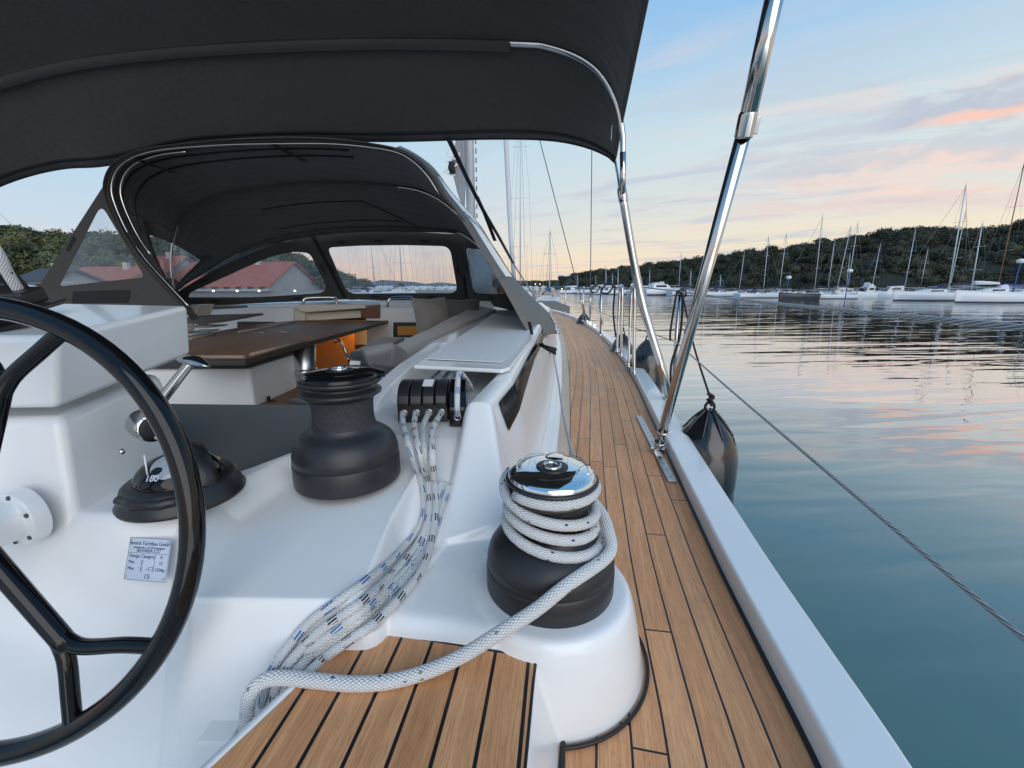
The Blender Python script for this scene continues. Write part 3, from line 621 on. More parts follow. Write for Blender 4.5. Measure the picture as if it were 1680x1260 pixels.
for px, wl, tp, L_, lb in [(1062, 483.5, 443, 10, 'white sailing boat seen between the two chrome canopy poles'), (1010, 483, 439, 11, 'white sailing boat seen behind the pair of gate stanchions'), (1002, 482.5, 449, 9, 'short masted white boat left of the gate stanchions'), (975, 482, 452, 9, 'white sailing boat seen behind the third stanchion from the bow'), (990, 482, 437, 12, 'tallest masted white boat left of the gate stanchions'), (945, 481.5, 450, 10, 'white sailing boat nearest the wooded point ahead')]:
    p = at(px, wl); sailboat(lb, p, L_, R(random.uniform(-15, 15)), top(p, tp), .05, .3, hm=hull_w, group='sailing boats moored along the far right shore', cover=random.choice([sailcv, bluecv, sailw]))
p = at(1085, 484); motorboat('white motor boat with dark red canopy moored far off between the stanchions', p, 9, R(10), fly=True, H=1.4)
xtra = sailboat('white yacht in the second row along the right shore', (0, 0, WATER), 9.5, R(15), 12, .05, .2, cover=sailcv)
for i, (px, wl, yw, sc_) in enumerate([(1110, 483.5, 10, .8), (1155, 485, -12, .9), (1035, 482.5, 5, .7), (1275, 486.5, 25, 1.0), (1352, 487, -20, .9), (1385, 487, 8, 1.15), (1430, 487.5, 200, .8), (1478, 488, 12, 1.0), (1550, 489, -10, 1.2), (1690, 488.5, 15, 1.25), (1215, 485.5, 170, .75)]):
    o = xtra if i == 0 else copy_tree(xtra); o.location = at(px, wl); o.rotation_euler.z = R(yw); o.scale = (.9, .9, sc_); o['group'] = 'second row of yachts along the right shore'
# boats ahead, past the bow
p = at(900, 500); t_ = sailboat('blue covered sailing boat moored ahead beside the concrete pontoon', p, 9, R(80), top(p, 378), .05, .2, cover=bluecv)
p = at(852, 494); sailboat('white sailing boat ahead with the very tall thin mast and wide spreaders', p, 13, R(80), top(p, 150), .06, .4, spreaders=3, stay=False)
p = at(775, 493); sailboat('white sailing boat ahead seen through the right windscreen pane', p, 11, R(70), top(p, 300), .05, .4)
p = at(660, 492); sailboat('white sailing boat ahead with pale mast seen in the centre windscreen', p, 14, R(95), top(p, 330), .05, .4)
p = at(612, 491); sailboat('white sailing boat ahead with thick mast seen at the left of the centre windscreen', p, 12, R(60), top(p, 350), .05, .4)
p = at(20, 498); t_ = sailboat('white yacht with navy stripe moored at the far left beyond the helm', p, 16, R(4), top(p, 200), -.38, .3, H=1.7, stay=False, cover=bluecv)
# marina beyond: copies of two small kinds
ma = sailboat('slim masted yacht in the packed marina far ahead', (0, 0, WATER), 11, R(90), 19, .05, .2, detail=False); far_a = ma
mb_ = sailboat('slim masted yacht in the packed marina far ahead', (0, 0, WATER), 13, R(90), 24, .05, .3, detail=False); far_b = mb_
marina = []
for i in range(96):
    px = 560 + 345 * (i + random.random()) / 96; Y = random.uniform(230, 420); 
    marina.append((bx(px, Y), Y))
for i, (x_, y_) in enumerate(marina):
    src = far_a if i % 2 else far_b
    o = src if i < 2 else copy_tree(src); s_ = random.uniform(.75, 1.2)
    o.location = (x_, y_, WATER); o.rotation_euler.z = R(90 + random.uniform(-8, 8)); o.scale = (1, 1, s_); o['group'] = 'yachts packed in the far marina'
# pontoon, lamps
pm = mat('pontoon_concrete', (.16, .15, .13), .85)[0]
pb = MB(); pb.box((bx(893, 40), 40, WATER + .25), (3.2, 12, .7)); tag(pb.build('pontoon', pm, bevel=.04), 'grey concrete pontoon ahead beyond the bow', 'pontoon')
def lamp(px, Y, py, label, lit=False):
    base = Vector((bx(px, Y), Y, WATER + .2)); h = Zat(py, Y) - base.z
    t_ = empty('shore_lamp', base); tag(t_, label, 'street lamp', 'globe lamps along the far quay')
    m = MB(); m.tube([(0, 0, 0), (0, 0, h - .25)], .07, 8); m.build('post', bluecv if not lit else mastd, t_)
    g = MB(); k_ = .5 if lit else 1; g.lathe([(.02, h - .32 * k_), (.30 * k_, h - .25 * k_), (.42 * k_, h - .05 * k_), (.38 * k_, h + .12 * k_), (.18 * k_, h + .24 * k_), (.0, h + .27 * k_)], n=14); g.build('globe', lampm if lit else mat('lamp_globe', (.75, .74, .66), .3)[0], t_)
lamp(1664, 56, 428, 'globe lamp with the tallest blue post at the right edge'); lamp(1390, 68, 444, 'globe lamp between the tan covered boat and the cabin cruiser'); lamp(1292, 72, 455, 'globe lamp above the black hulled boat')
lamp(878, 210, 466, 'lit lamp nearest the spray hood on the far shore', True); lamp(886, 215, 466, 'lit lamp just right of the one nearest the spray hood', True); lamp(922, 180, 474, 'lit lamp low beside the blue covered boat', True)
for px, lb in ((349, 'lit quay lamp furthest left in the port windscreen'), (388, 'lit quay lamp in front of the red hall'), (424, 'lit quay lamp at the right end of the red hall'), (483, 'lit quay lamp before the white house')): lamp(px, 84, 477, lb, True)
# ================================================================== THE YACHT
yacht = empty('sailing_yacht', (0, 0, 0))
tag(yacht, 'white cruising yacht seen from its helm, with teak side deck and dark canopies', 'sailing yacht')
TE = [(-.6, .30), (.2, .42), (.525, .483), (.715, .512), (1.005, .556), (1.237, .597), (1.66, .672), (2.48, .822), (3.4, .985), (4.5, 1.14), (5.6, 1.25), (7.0, 1.35), (8.9, 1.40), (10.4, 1.36), (12.2, 1.18), (13.6, .92)]   # (Y, X) outer edge of the teak
LE = [(-.6, -.30), (.5, .05), (1.0, .17), (1.7, .245), (2.44, .345), (3.7, .50), (5.6, .70), (8.1, .885), (10.4, .98), (12.2, .93), (13.6, .86)]
def curve(tab, n=240):
    pts = smooth_path([(x, y, 0) for y, x in tab], 40); ys = np.array([p.y for p in pts]); xs = np.array([p.x for p in pts])
    return lambda y: float(np.interp(y, ys, xs))
te = curve(TE); le = curve(LE)
def tnorm(f, y): dx = f(y + .05) - f(y - .05); n = Vector((.1, -dx, 0)).normalized(); return n        # pointing outboard
DY = [-.6 + .05 * i for i in range(0, 60)] + [2.4 + .1 * i for i in range(112)]
# --- teak side deck
m = MB(); rows = []; L = 0; prev = None; NC = 14; us = []
for y in DY:
    p = Vector((te(y), y, 0)); 
    if prev: L += (p - prev).length
    prev = p; n_ = tnorm(te, y); xl = le(y); wid = max((p.x - xl), .02); row = []; uvr = []
    for k in range(NC + 1):
        d_ = wid * k / NC; q_ = p - n_ * d_; row.append((q_.x, q_.y, .002)); uvr.append((d_ + .003, L))
    rows.append(row); us.append(uvr)
m.grid(rows, smooth=False, uvf=lambda i, k: us[i][k]); m.build('side_deck', teak_deck, yacht)
# margin plank and gutter along the cabin side
mp, q, b = mat('margin_plank', (.36, .26, .18), .6); q.l.new(q.ramp(q.noise(q.scale(objco(q), (60, 4, 1)), 1.0, 4), [(.3, (.56, .40, .29)), (.7, (.70, .54, .42))]), b.inputs['Base Color'])
m = MB(); rows = []; r2 = []
for y in [1.0 + .1 * i for i in range(124)]:
    n_ = tnorm(le, y); p = Vector((le(y), y, 0)); rows.append([p + Vector((0, 0, .006)), p - n_ * .052 + Vector((0, 0, .006)), p - n_ * .052 + Vector((0, 0, -.01))]); r2.append(p)
m.grid(rows, smooth=False); m.build('margin_plank', mp, yacht)
m = MB(); m.tube([p + Vector((.001, 0, .003)) for p in r2], .0032, 6); m.build('caulk_seam', caulk_m, yacht)
# base flange (under-deck white moulding)
m = MB(); rows = []
for y in DY: rows.append([(te(y) - .52 if y < 1 else le(y) - .35, y, -.006), (te(y) + .06, y, -.006)])
m.grid(rows, smooth=False); m.build('deck_moulding', gel, yacht)
# --- toe rail (bulwark) and topsides
m = MB(); rows = []
for y in DY:
    n_ = tnorm(te, y); p = Vector((te(y), y, 0)); w = .118 if y < 3 else .118 - min((y - 3) * .006, .03)
    def o(a, z): return p + n_ * a + Vector((0, 0, z))
    rows.append([o(.010, -.004), o(.008, .053), o(.0095, .0575), o(.0115, .0595), o(.015, .0605), o(w - .012, .0605), o(w - .007, .058), o(w - .004, .052), o(w - .004, .046), o(w + .004, .044), o(w + .006, .036), o(w + .004, .0)])
m.grid(rows, smooth=False); m.build('toe_rail', gel, yacht)
m = MB(); rows = []
for y in DY:
    n_ = tnorm(te, y); p = Vector((te(y), y, 0)); w = .118 if y < 3 else .118 - min((y - 3) * .006, .03)
    fl = max(0, y - 7) * .05
    rows.append([p + n_ * (w + .003) + Vector((0, 0, .0)), p + n_ * (w - .02 - fl * .3) + Vector((0, 0, -.5)), p + n_ * (w - .10 - fl) + Vector((0, 0, -1.1)), p + n_ * (w - .22 - fl * 1.6) + Vector((0, 0, WATER - .15))])
# close round the bow and down the port side
bowp = Vector((-1.25, 13.9, 0))
m.grid(rows); port = []
for i, y in enumerate(DY):
    s = max(0, min(1, (y + .6) / 14)); xp = -3.9 + 4.6 * s ** 2.6 + .3 * s; port.append([(xp, y, .03), (xp + .05, y, -.5), (xp + .12, y, -1.1), (xp + .2, y, WATER - .15)])
m.grid([r[::-1] for r in port]); m.grid([rows[-1], [Vector((.72, 14.0, v.z)) for v in rows[-1]], port[-1]]); m.build('hull', gel, yacht)
m = MB(); pts = [];
for y in DY: n_ = tnorm(te, y); pts.append([Vector((te(y), y, .0035)) + n_ * -.001, Vector((te(y), y, .0035)) + n_ * .0105])
m.grid(pts, smooth=False); m.build('caulk_seam', caulk_m, yacht)
# --- moulded coaming as one smooth surface
def sdpoly(poly, X, Y):
    d2 = np.full(X.shape, 1e9); inside = np.zeros(X.shape, bool); n = len(poly)
    for i in range(n):
        x0, y0 = poly[i]; x1, y1 = poly[(i + 1) % n]; ex, ey = x1 - x0, y1 - y0; wx, wy = X - x0, Y - y0
        tt = np.clip((wx * ex + wy * ey) / (ex * ex + ey * ey), 0, 1); d2 = np.minimum(d2, (wx - tt * ex) ** 2 + (wy - tt * ey) ** 2)
        c = ((y0 > Y) != (y1 > Y)) & (X < ex * (Y - y0) / (ey + 1e-12) + x0); inside ^= c
    d_ = np.sqrt(d2); return np.where(inside, -d_, d_)
def softp(x, k): return np.where(x > 20 * k, x, k * np.log1p(np.exp(np.clip(x / k, -30, 20))))
def smax(a, b_, k): h = np.clip(.5 + .5 * (a - b_) / k, 0, 1); return b_ * (1 - h) + a * h + k * h * (1 - h)
def smin(a, b_, k): return -smax(-a, -b_, k)
def topz(Y): return np.interp(Y, [0, 1.0, 1.15, 1.5, 1.9, 2.4, 5, 8], [.305, .305, .315, .365, .405, .43, .47, .47])
BODY = [(-1.6, .79), (-.66, .757), (-.552, .655), (-.262, .652), (-.174, .9), (.0, .95), (-.055, 1.2), (.0, 1.5), (.13, 2.44), (.32, 4.0), (.50, 5.6), (.5, 6.6), (-.4, 6.6), (-.42, 4.6), (-.49, 2.3), (-.532, 1.8), (-.575, 1.19), (-.605, 1.1), (-.68, .99), (-.80, .965), (-1.6, .965)]
SHELF = [(-.585, .30), (-.565, .66), (-.607, .85), (-.56, 1.02), (-.50, 1.10), (-.475, 1.14), (-.258, 1.14), (-.258, .30)]
CHAN = [(-.255, .30), (-.255, 1.3), (-.14, 1.3), (-.138, 1.19), (.3, 1.19), (.4, .30)]
PLAT = [(-.468, 1.17), (-.135, 1.17), (-.072, 1.50), (.0, 2.3), (-.38, 2.4), (-.462, 1.6)]
WEDGE = [(-.172, .89), (.004, .89), (-.058, 1.2), (.003, 1.5), (.13, 2.44), (.32, 4.0), (.27, 4.0), (.07, 2.44), (-.068, 1.53), (-.132, 1.21)]
WC = (.076, .752)
SEAT = [(-.262, .655), (-.262, .95), (.0, .95), (.03, .89), (WC[0], WC[1] + .15), (WC[0] + .1, WC[1] + .1), (WC[0] + .13, WC[1]), (.10, .615), (.046, .606)]
STEP = [(-.284, .672), (.040, .608), (.034, .56), (.016, .42), (-.03, .10), (-.60, .0), (-.397, .431)]
def coam(X, Y):
    sl = 4.7
    h = topz(Y) - sl * softp(sdpoly(BODY, X, Y), .006)
    fl = .222 + (np.clip(Y, .6, 1.2) - .66) * .10
    h = smin(h, fl + 1.1 * softp(sdpoly(SHELF, X, Y), .006), .012)
    fl = np.interp(Y, [.5, .86, 1.17, 1.3], [.150, .168, .322, .335]); h = smin(h, fl + 5 * softp(sdpoly(CHAN, X, Y), .005), .012)
    h = smin(h, .335 + 5 * softp(sdpoly(PLAT, X, Y), .006), .010)
    tw = np.minimum(.42 + (Y - 1.2) * .035, .167 + (Y - .88) * .80); h = smax(h, tw - sl * softp(sdpoly(WEDGE, X, Y), .006), .012)
    s = .165 - 5.0 * softp(sdpoly(SEAT, X, Y), .008); h = smax(h, s, .012)
    r_ = np.hypot(X - WC[0], Y - WC[1]) - .163
    h = smax(h, .168 - 5.6 * softp(r_, .0045), .009)
    sd_ = sdpoly(STEP, X, Y); tilt = np.where(X > (-.02 + (Y - .1) * .1), 2.9, 9.0)
    h = smax(h, .1285 - tilt * softp(sd_, .003), .008)
    return h
def coam_grid(name, xa, xb, ya, yb, dx, dy, shear, zmin):
    nx = int((xb - xa) / dx) + 1; ny = int((yb - ya) / dy) + 1
    yy = np.linspace(ya, yb, ny); xx = np.linspace(xa, xb, nx); X, Y = np.meshgrid(xx, yy); X = X + np.where(Y > 1.2, (Y - 1.2) * shear, 0)
    H = coam(X, Y); floor = -.90; H = np.maximum(H, floor)
    V = np.stack([X, Y, H], -1).reshape(-1, 3); idx = np.arange(nx * ny).reshape(ny, nx)
    Fq = np.stack([idx[:-1, :-1], idx[:-1, 1:], idx[1:, 1:], idx[1:, :-1]], -1).reshape(-1, 4)
    zq = V[Fq][:, :, 2].max(1); xq = V[Fq][:, :, 0].mean(1); lim = np.where(xq > .0, -.03, zmin); Fq = Fq[zq > lim]
    used = np.unique(Fq); rm = -np.ones(len(V), int); rm[used] = np.arange(len(used))
    return mesh_np(name, V[used], rm[Fq], gel, yacht, True)
coam_grid('coaming', -1.35, .33, .02, 2.0, .0035, .0035, 0.15, -.86)
coam_grid('coaming', -.95, .33, 2.0, 6.7, .008, .03, 0.15, -.86)
# teak covered step (helm locker top)
m = MB(); z_ = .1345
edge = [Vector((x, y, z_)) for x, y in [(-.281, .663), (.026, .6035), (.036, .598), (.039, .588), (.0335, .553), (.0155, .42), (-.03, .10), (-.60, .0), (-.395, .431)]]
ax_d = Vector((.075, 1, 0)).normalized()       # planks fan a little: keep straight run
ax_n = Vector((ax_d.y, -ax_d.x, 0)); e0 = Vector((.0255, .5, 0))
def uvp(p): r_ = Vector((.039, .588, 0)) - Vector((p.x, p.y, 0)); return (r_.dot(ax_n) + .0575 - .012, p.dot(ax_d))
ax_d = Vector((.118, 1, 0)).normalized(); ax_n = Vector((ax_d.y, -ax_d.x, 0))
m.poly(edge, [uvp(p) for p in edge]); m.build('teak_step', teak_step, yacht)
m = MB(); m.tube([p + Vector((0, 0, -.0015)) for p in edge[:7]], .0028, 6); m.build('caulk_seam', caulk_m, yacht)
m = MB(); a_ = [Vector((-.60, .0, .128)), Vector((-.395, .431, .128)), Vector((-.283, .668, .128))]; sdv = Vector((-.9, .42, 0)) * .013
m.grid([[p + Vector((0, 0, -.03)) + sdv, p + sdv + Vector((0, 0, .006)), p + Vector((0, 0, .0075)), p + Vector((0, 0, -.004))] for p in a_]); m.build('step_edge', gel, yacht)
# caulk line round the pedestal of the right hand winch
m = MB(); pts = []
for k in range(40):
    a = R(62 - 150 * k / 39); pts.append(Vector((WC[0] + .201 * math.cos(a), WC[1] + .201 * math.sin(a) + .0, .005)))
pts += [Vector((.086, .560, .005)), Vector((.080, .52, .005)), Vector((.066, .40, .005)), Vector((.0, .0, .005))]
m.tube(smooth_path(pts, 2), .0038, 8); m.build('caulk_seam', caulk_m, yacht)
# bracket under the left edge of the step
# sole and inner floor
m = MB(); m.quad((-4, -.5, -.84), (.0, -.5, -.84), (.0, 1.2, -.84), (-4, 1.2, -.84)); m.build('helm_sole', gelm, yacht)
m = MB(); m.quad((-3.9, 1.0, .03), (-.45, 1.0, .03), (-.40, 3.6, .03), (-3.9, 3.6, .03), [(0, 0), (3.5, 0), (3.5, 2.6), (0, 2.6)]); m.build('cockpit_sole', teak('teak_sole', .05, .004, .3), yacht)
m = MB(); m.quad((-3.9, 1.0, -.84), (-.6, 1.0, -.84), (-.6, 1.0, .03), (-3.9, 1.0, .03)); m.build('bulkhead', gelm, yacht)
# --- lid of the rope locker with non slip panel
m = MB(); lz = .452
lid = [P(678, 599, lz), P(824, 606, lz), P(838, 602, lz), Vector((.125, 2.42, lz + .008)), Vector((.26, 3.6, lz + .02)), Vector((-.20, 4.4, lz + .02)), Vector((-.33, 2.4, lz + .005))]
m.prism([p - Vector((0, 0, .016)) for p in lid], (0, 0, .016)); lo = m.build('locker_lid', gel, yacht, bevel=.006)
pn = [P(699, 591, lz), P(822, 597, lz), P(835, 590, lz), Vector((.085, 2.42, lz)), Vector((.20, 3.5, lz)), Vector((-.17, 4.2, lz)), Vector((-.30, 2.4, lz))]
m = MB(); pn = [Vector((p.x, p.y, lz + .0035 + (p.y - 1.5) * .008)) for p in pn]; m.prism(pn, (0, 0, .0025)); m.build('non_slip_panel', nonskid, lo)
# --- long dark window in the outer coaming wall
def wallpt(Y, h):   # point on the outer wall at height h
    xs_ = np.linspace(-.15, 1.2, 900); hz = coam(xs_, np.full_like(xs_, Y)); i = np.where(hz > h)[0]; i = i[-1] if len(i) else 0
    return Vector((float(xs_[i]), Y, h))
m = MB(); rows = []
for k in range(40):
    s = k / 39; Y = 1.262 + 4.0 * s; tp = float(np.interp(Y, [1.25, 1.6, 2.2, 3, 6], [.398, .408, .428, .438, .445])); bt = float(np.interp(Y, [1.25, 1.6, 2.2, 3, 6], [.288, .330, .375, .385, .39]))
    if k == 0: bt = .375
    if k == 1: Y = 1.285; bt = .300
    rows.append([wallpt(Y, tp) + Vector((.006, 0, 0)), wallpt(Y, (tp + bt) / 2) + Vector((.006, 0, 0)), wallpt(Y, bt) + Vector((.006, 0, 0))])
m.grid(rows); m.build('side_window', tint, yacht)
# gutter moulding at the foot of the wall
m = MB(); rows = []
for k in range(60):
    Y = 1.05 + 5.4 * k / 59; p = wallpt(Y, .03); xr = le(Y) - .054
    rows.append([p + Vector((-.02, 0, .02)), p + Vector((.006, 0, -.012)), Vector(((p.x + xr) / 2, Y, .012)), Vector((xr, Y, .012)), Vector((xr, Y, -.01))])
m.grid(rows); m.build('gutter', gel, yacht)
# --- coachroof ahead of the cockpit
m = MB()
cr = [(-3.6, 5.5), (.48, 5.5), (.62, 7.2), (.72, 9.0), (.62, 10.6), (.2, 11.6), (-1.2, 11.8), (-2.4, 10.2), (-3.3, 8)]
rows = []
for (f_, zz) in ((1.0, .0), (.985, .30), (.965, .42), (.94, .47), (.5, .53), (0.02, .55)):
    cx_, cy_ = -1.2, 8.2; rows.append([(cx_ + (x - cx_) * f_, max(cy_ + (y - cy_) * f_, 5.5), zz * (1 - max(0, y - 7) * .07)) for x, y in cr])
m.grid(rows, closed=True); m.build('coachroof', gel, yacht)
# ---------------------------------------------------------------- winches
def winch(name, c, s, dark_cap, label, arm_ang, cs=.93):
    def pr(l): return [(a * s * (1 if b_ < .187 or a < .031 else .0745 / .0745 * (1 - (1 - cs) * min(1, max(0, (a - .06) / .03)))), b_ * s) for a, b_ in l]
    o = MB(); o.lathe(pr([(.10, 0), (.1245, .0), (.1262, .004), (.1262, .048), (.1250, .0505), (.1236, .051), (.1236, .0525), (.1252, .053), (.1245, .068), (.120, .085), (.111, .099), (.098, .109), (.085, .115), (.0775, .121), (.0745, .128)]), n=72)
    base = o.build('winch', blackm, yacht); base.location = c; tag(base, label)
    o = MB(); o.lathe(pr([(.0745, .126), (.0725, .135), (.0710, .150), (.0712, .170), (.0728, .183), (.0745, .190)]), n=64); o.build('drum', grip if dark_cap else blackm, base)
    o = MB(); o.lathe(pr([(.074, .188), (.083, .193), (.0925, .199), (.0945, .203), (.092, .206), (.078, .209), (.074, .212), (.074, .216), (.078, .219), (.091, .222), (.0945, .2255), (.0945, .229), (.092, .2315), (.06, .2325)]), n=72); o.build('self_tailer', plast, base)
    capm = gloss if dark_cap else mirror
    o = MB(); o.lathe(pr([(.0895, .2315), (.0898, .2345), (.087, .2395), (.080, .2435), (.066, .2465), (.045, .2485), (.030, .2492)]), n=80)
    # feeder arm that bulges past the rim
    A = Matrix.Rotation(arm_ang, 4, 'Z'); rws = []
    for i in range(9):
        xx = (.040 + .052 * i / 8) * s * cs / .9; w = (.034 - .012 * (i / 8) ** 2) * s; zt = (.2512 - .0095 * (i / 8) ** 2.2) * s; 
        rws.append([A @ Vector((xx, y * w, zt - (abs(y) ** 3) * .012 * s)) for y in (-1, -.8, -.4, 0, .4, .8, 1)])
    o.grid(rws); e_ = rws[-1]; o.grid([e_, [Vector((p.x * 1.0, p.y * 1.0, .228 * s)) for p in e_]])
    cp = o.build('winch_cap', capm, base)
    for sgn in (1, -1):
        o = MB(); o.tube(smooth_path([A @ Vector((x * s, sgn * y * s, z * s)) for x, y, z in [(.082, .028, .2415), (.066, .040, .2470), (.050, .055, .2472), (.018, .066, .2462), (-.01, .068, .2460)]], 5), .0012 * s, 6); o.build('rib', capm, base)
    o = MB(); o.lathe(pr([(.030, .2488), (.0305, .2506), (.027, .2514), (.019, .2512)]), n=40); o.build('socket_ring', plast, base)
    o = MB(); o.lathe(pr([(.0185, .2500), (.0185, .2540), (.0165, .2555), (.0135, .2548), (.0125, .2500), (.0120, .236)]), n=32); o.build('socket', chrome, base)
    o = MB(); o.lathe(pr([(.0122, .2485), (.006, .2485), (.0001, .2485)]), n=8); o.build('socket_floor', plast, base)
    # lettering round the cap
    cu = bpy.data.curves.new('letters', 'FONT'); cu.body = 'LEWMAR'; cu.size = .0165 * s; cu.extrude = .0004; cu.space_character = 1.2; cu.align_x = 'CENTER'
    to = bpy.data.objects.new('tmp', cu); S.collection.objects.link(to); bpy.context.view_layer.update()
    src = bpy.data.meshes.new_from_object(to.evaluated_get(bpy.context.evaluated_depsgraph_get())); bpy.data.objects.remove(to)
    for a0 in (R(-42), R(-205)):
        me = src.copy(); rad = .079 * s * cs
        for v_ in me.vertices:
            a = a0 + v_.co.x / rad; r_ = rad - v_.co.y * -1 if False else rad - .004 * s + v_.co.y * -1
            rr_ = rad + .0035 * s - (.0125 * s * .7 - v_.co.y) * 1 if False else rad - v_.co.y + .0075 * s
            zz = np.interp(rr_ / s / cs, [.045, .066, .080, .087, .0898], [.2485, .2465, .2435, .2395, .2345]) * s
            v_.co = (math.cos(-a) * rr_ * 1, math.sin(-a) * rr_, zz + v_.co.z + .0006)
        me.materials.clear(); lo_ = finish(me, 'lettering', plast if not dark_cap else alu, base)
    return base
W1 = Vector((WC[0], WC[1] - .0, .166)); w1 = winch('winch', W1, 1.0, False, 'right hand winch with mirror chrome cap, white sheet wound round it', R(78))
W2 = P(573, 781, .270); w2 = winch('winch', W2, 1.02, True, 'left hand winch with glossy black cap and empty drum', R(20), 1.0); w2.scale.z = 1.10
# ---------------------------------------------------------------- rope clutches
cl = MB(); c0 = Vector((-.262, 1.355, .335)); fw = Vector((-.07, 1, 0)).normalized(); rt = Vector((fw.y, -fw.x, 0)); Mx = Matrix(((rt.x, fw.x, 0), (rt.y, fw.y, 0), (0, 0, 1)))
def LC(a, b_, c): return c0 + Mx @ Vector((a, b_, c))
cl.prism([LC(-.098, -.085, 0), LC(-.098, .09, 0), LC(-.098, .09, .075), LC(-.098, -.02, .075), LC(-.098, -.085, .052)], Mx @ Vector((.155, 0, 0)))
clutch = cl.build('rope_clutch', plast, yacht, bevel=.004)
for i in range(4):
    x0 = -.0965 + .0385 * i; m = MB(); pr_ = [(-.090, .045), (-.094, .062), (-.088, .082), (-.070, .100), (-.045, .112), (-.010, .116), (.035, .112), (.075, .100), (.092, .078), (.085, .060), (.02, .066), (-.05, .058)]
    m.prism([LC(x0, a, b_) for a, b_ in pr_], Mx @ Vector((.0345, 0, 0))); m.build('lever', plast, clutch, bevel=.0035)
m = MB(); x0 = .063; pr_ = [(-.125, -.004), (.085, -.004), (.085, .06), (.05, .112), (-.02, .122), (-.085, .100), (-.125, .052)]
m.prism([LC(x0, a, b_) for a, b_ in pr_], Mx @ Vector((.052, 0, 0))); m.build('end_clutch', gloss, clutch, bevel=.006)
m = MB(); m.box(LC(-.005, -.040, .1145), (.032, .040, .0012), Matrix.Rotation(.33, 3, 'X')); m.build('label_plate', white_tx, clutch)
EX = []
for i in range(4):
    m = MB(); p = LC(-.079 + .0385 * i, -.0865, .030); m.tube([p + Vector((.0105 * math.cos(a), 0, .0105 * math.sin(a))) for a in [2 * math.pi * k / 20 for k in range(20)]], .0022, 6, closed=True); m.build('eyelet', chrome, clutch); EX.append(p)
# ---------------------------------------------------------------- rope tails from the clutches
def rope(path, r, mt, label, cat='rope', group=None, name='rope', n=12, sm=7):
    m = MB(); pts = smooth_path(path, sm); m.tube(pts, r, n); o = m.build(name, mt); tag(o, label, cat, group); return o
def surf(p, r, lift=0):   # keep a rope on the moulding
    h = float(coam(np.array([[p.x]]), np.array([[p.y]]))[0, 0]); return Vector((p.x, p.y, max(p.z, h + r + lift)))
rr_ = .0086
px_paths = [
 [(662, 700), (672, 735), (688, 775), (700, 815), (697, 862), (668, 905), (622, 948), (566, 990), (520, 1022), (484, 1062), (455, 1105), (437, 1160)],
 [(680, 702), (688, 740), (699, 778), (706, 815), (701, 865), (675, 912), (634, 955), (582, 1000), (536, 1030), (495, 1068), (464, 1110), (446, 1165)],
 [(694, 702), (697, 740), (704, 780), (710, 820), (706, 868), (683, 918), (645, 962), (596, 1008), (548, 1040), (505, 1075), (474, 1113), (455, 1170)],
 [(709, 705), (709, 745), (710, 785), (712, 825), (705, 872), (688, 925), (654, 968), (608, 1016), (560, 1048), (516, 1082), (482, 1118), (465, 1175)]]
zs = [.36, .345, .315, .275, .228, .205, .195, .180, .170, .160, .130, .04]
mts = [rope_blue, rope_black, rope_grey, rope_black]
lbs = ['blue flecked line leaving the leftmost clutch', 'black flecked line leaving the second clutch from the left', 'plain grey white line leaving the third clutch from the left', 'black flecked line leaving the clutch beside the glossy end one']
def hit(px, py):
    r = ray(px, py); ks = np.arange(.45, 1.7, .001); P_ = np.array([[r.x * k, r.y * k, EYE + r.z * k] for k in ks]); hz = coam(P_[:, 0], P_[:, 1]); i = int(np.argmax(P_[:, 2] < hz)); return Vector(P_[i])
def lay(pp, r, lift, keep):
    dense = smooth_path([(x, y, 0) for x, y in pp], 7); out = []
    for k, q_ in enumerate(dense):
        if k > keep * 7: break
        p = hit(q_.x, q_.y); out.append(p + (Vector((0, 0, EYE)) - p).normalized() * (r * .9 + lift))
    for _ in range(4): out = [out[0]] + [(out[k - 1] + out[k] * 2 + out[k + 1]) / 4 for k in range(1, len(out) - 1)] + [out[-1]]
    return out[::2]
for i, (pp, mt_, lb) in enumerate(zip(px_paths, mts, lbs)):
    pts = [EX[i] + Vector((0, .03, 0)), EX[i] + Vector((0, -.012, -.001))]
    pts += [P(*pp[0], zs[0]), P(*pp[1], zs[1])]
    pp = [(a + (i - 1.5) * min(1, j / 6) * 5, b_ + (i - 1.5) * min(1, j / 6) * 4) for j, (a, b_) in enumerate(pp)]
    body = lay(pp[2:], rr_, (0, .010, .004, .014)[i], 7); pts += body
    pts += [P(*pp[10], .130) , P(*pp[11], .04)]
    rope(pts, rr_, mt_, lb, group='halyard tails falling from the clutches', sm=4)
for off, mt_, lb, lf_ in ((0, rope_blue, 'blue flecked line dropping behind the sloping wedge', .001), (11, rope_blue, 'blue flecked line at the outer edge of the rope bundle', .007)):
    pp = [(736 - off * .2, 800), (728, 822), (718, 856), (704, 898), (672, 945), (628, 985), (575, 1030), (522, 1068), (486, 1108), (462, 1170)]
    pp = [(a - off * .8, b_ - off * .5) for a, b_ in pp]
    body = lay(pp, rr_, lf_, 8); pts = [body[0] + Vector((.035, .02, -.025))] + body + [P(*pp[9], .04)]
    rope(pts, rr_, mt_, lb, group='halyard tails falling from the clutches', sm=4)
m = MB(); c_ = hit(372, 1188); m.box(c_, (.055, .07, .014)); m.box(c_ + Vector((.014, .02, .016)), (.026, .03, .024)); m.build('bracket', gel, yacht, bevel=.003)
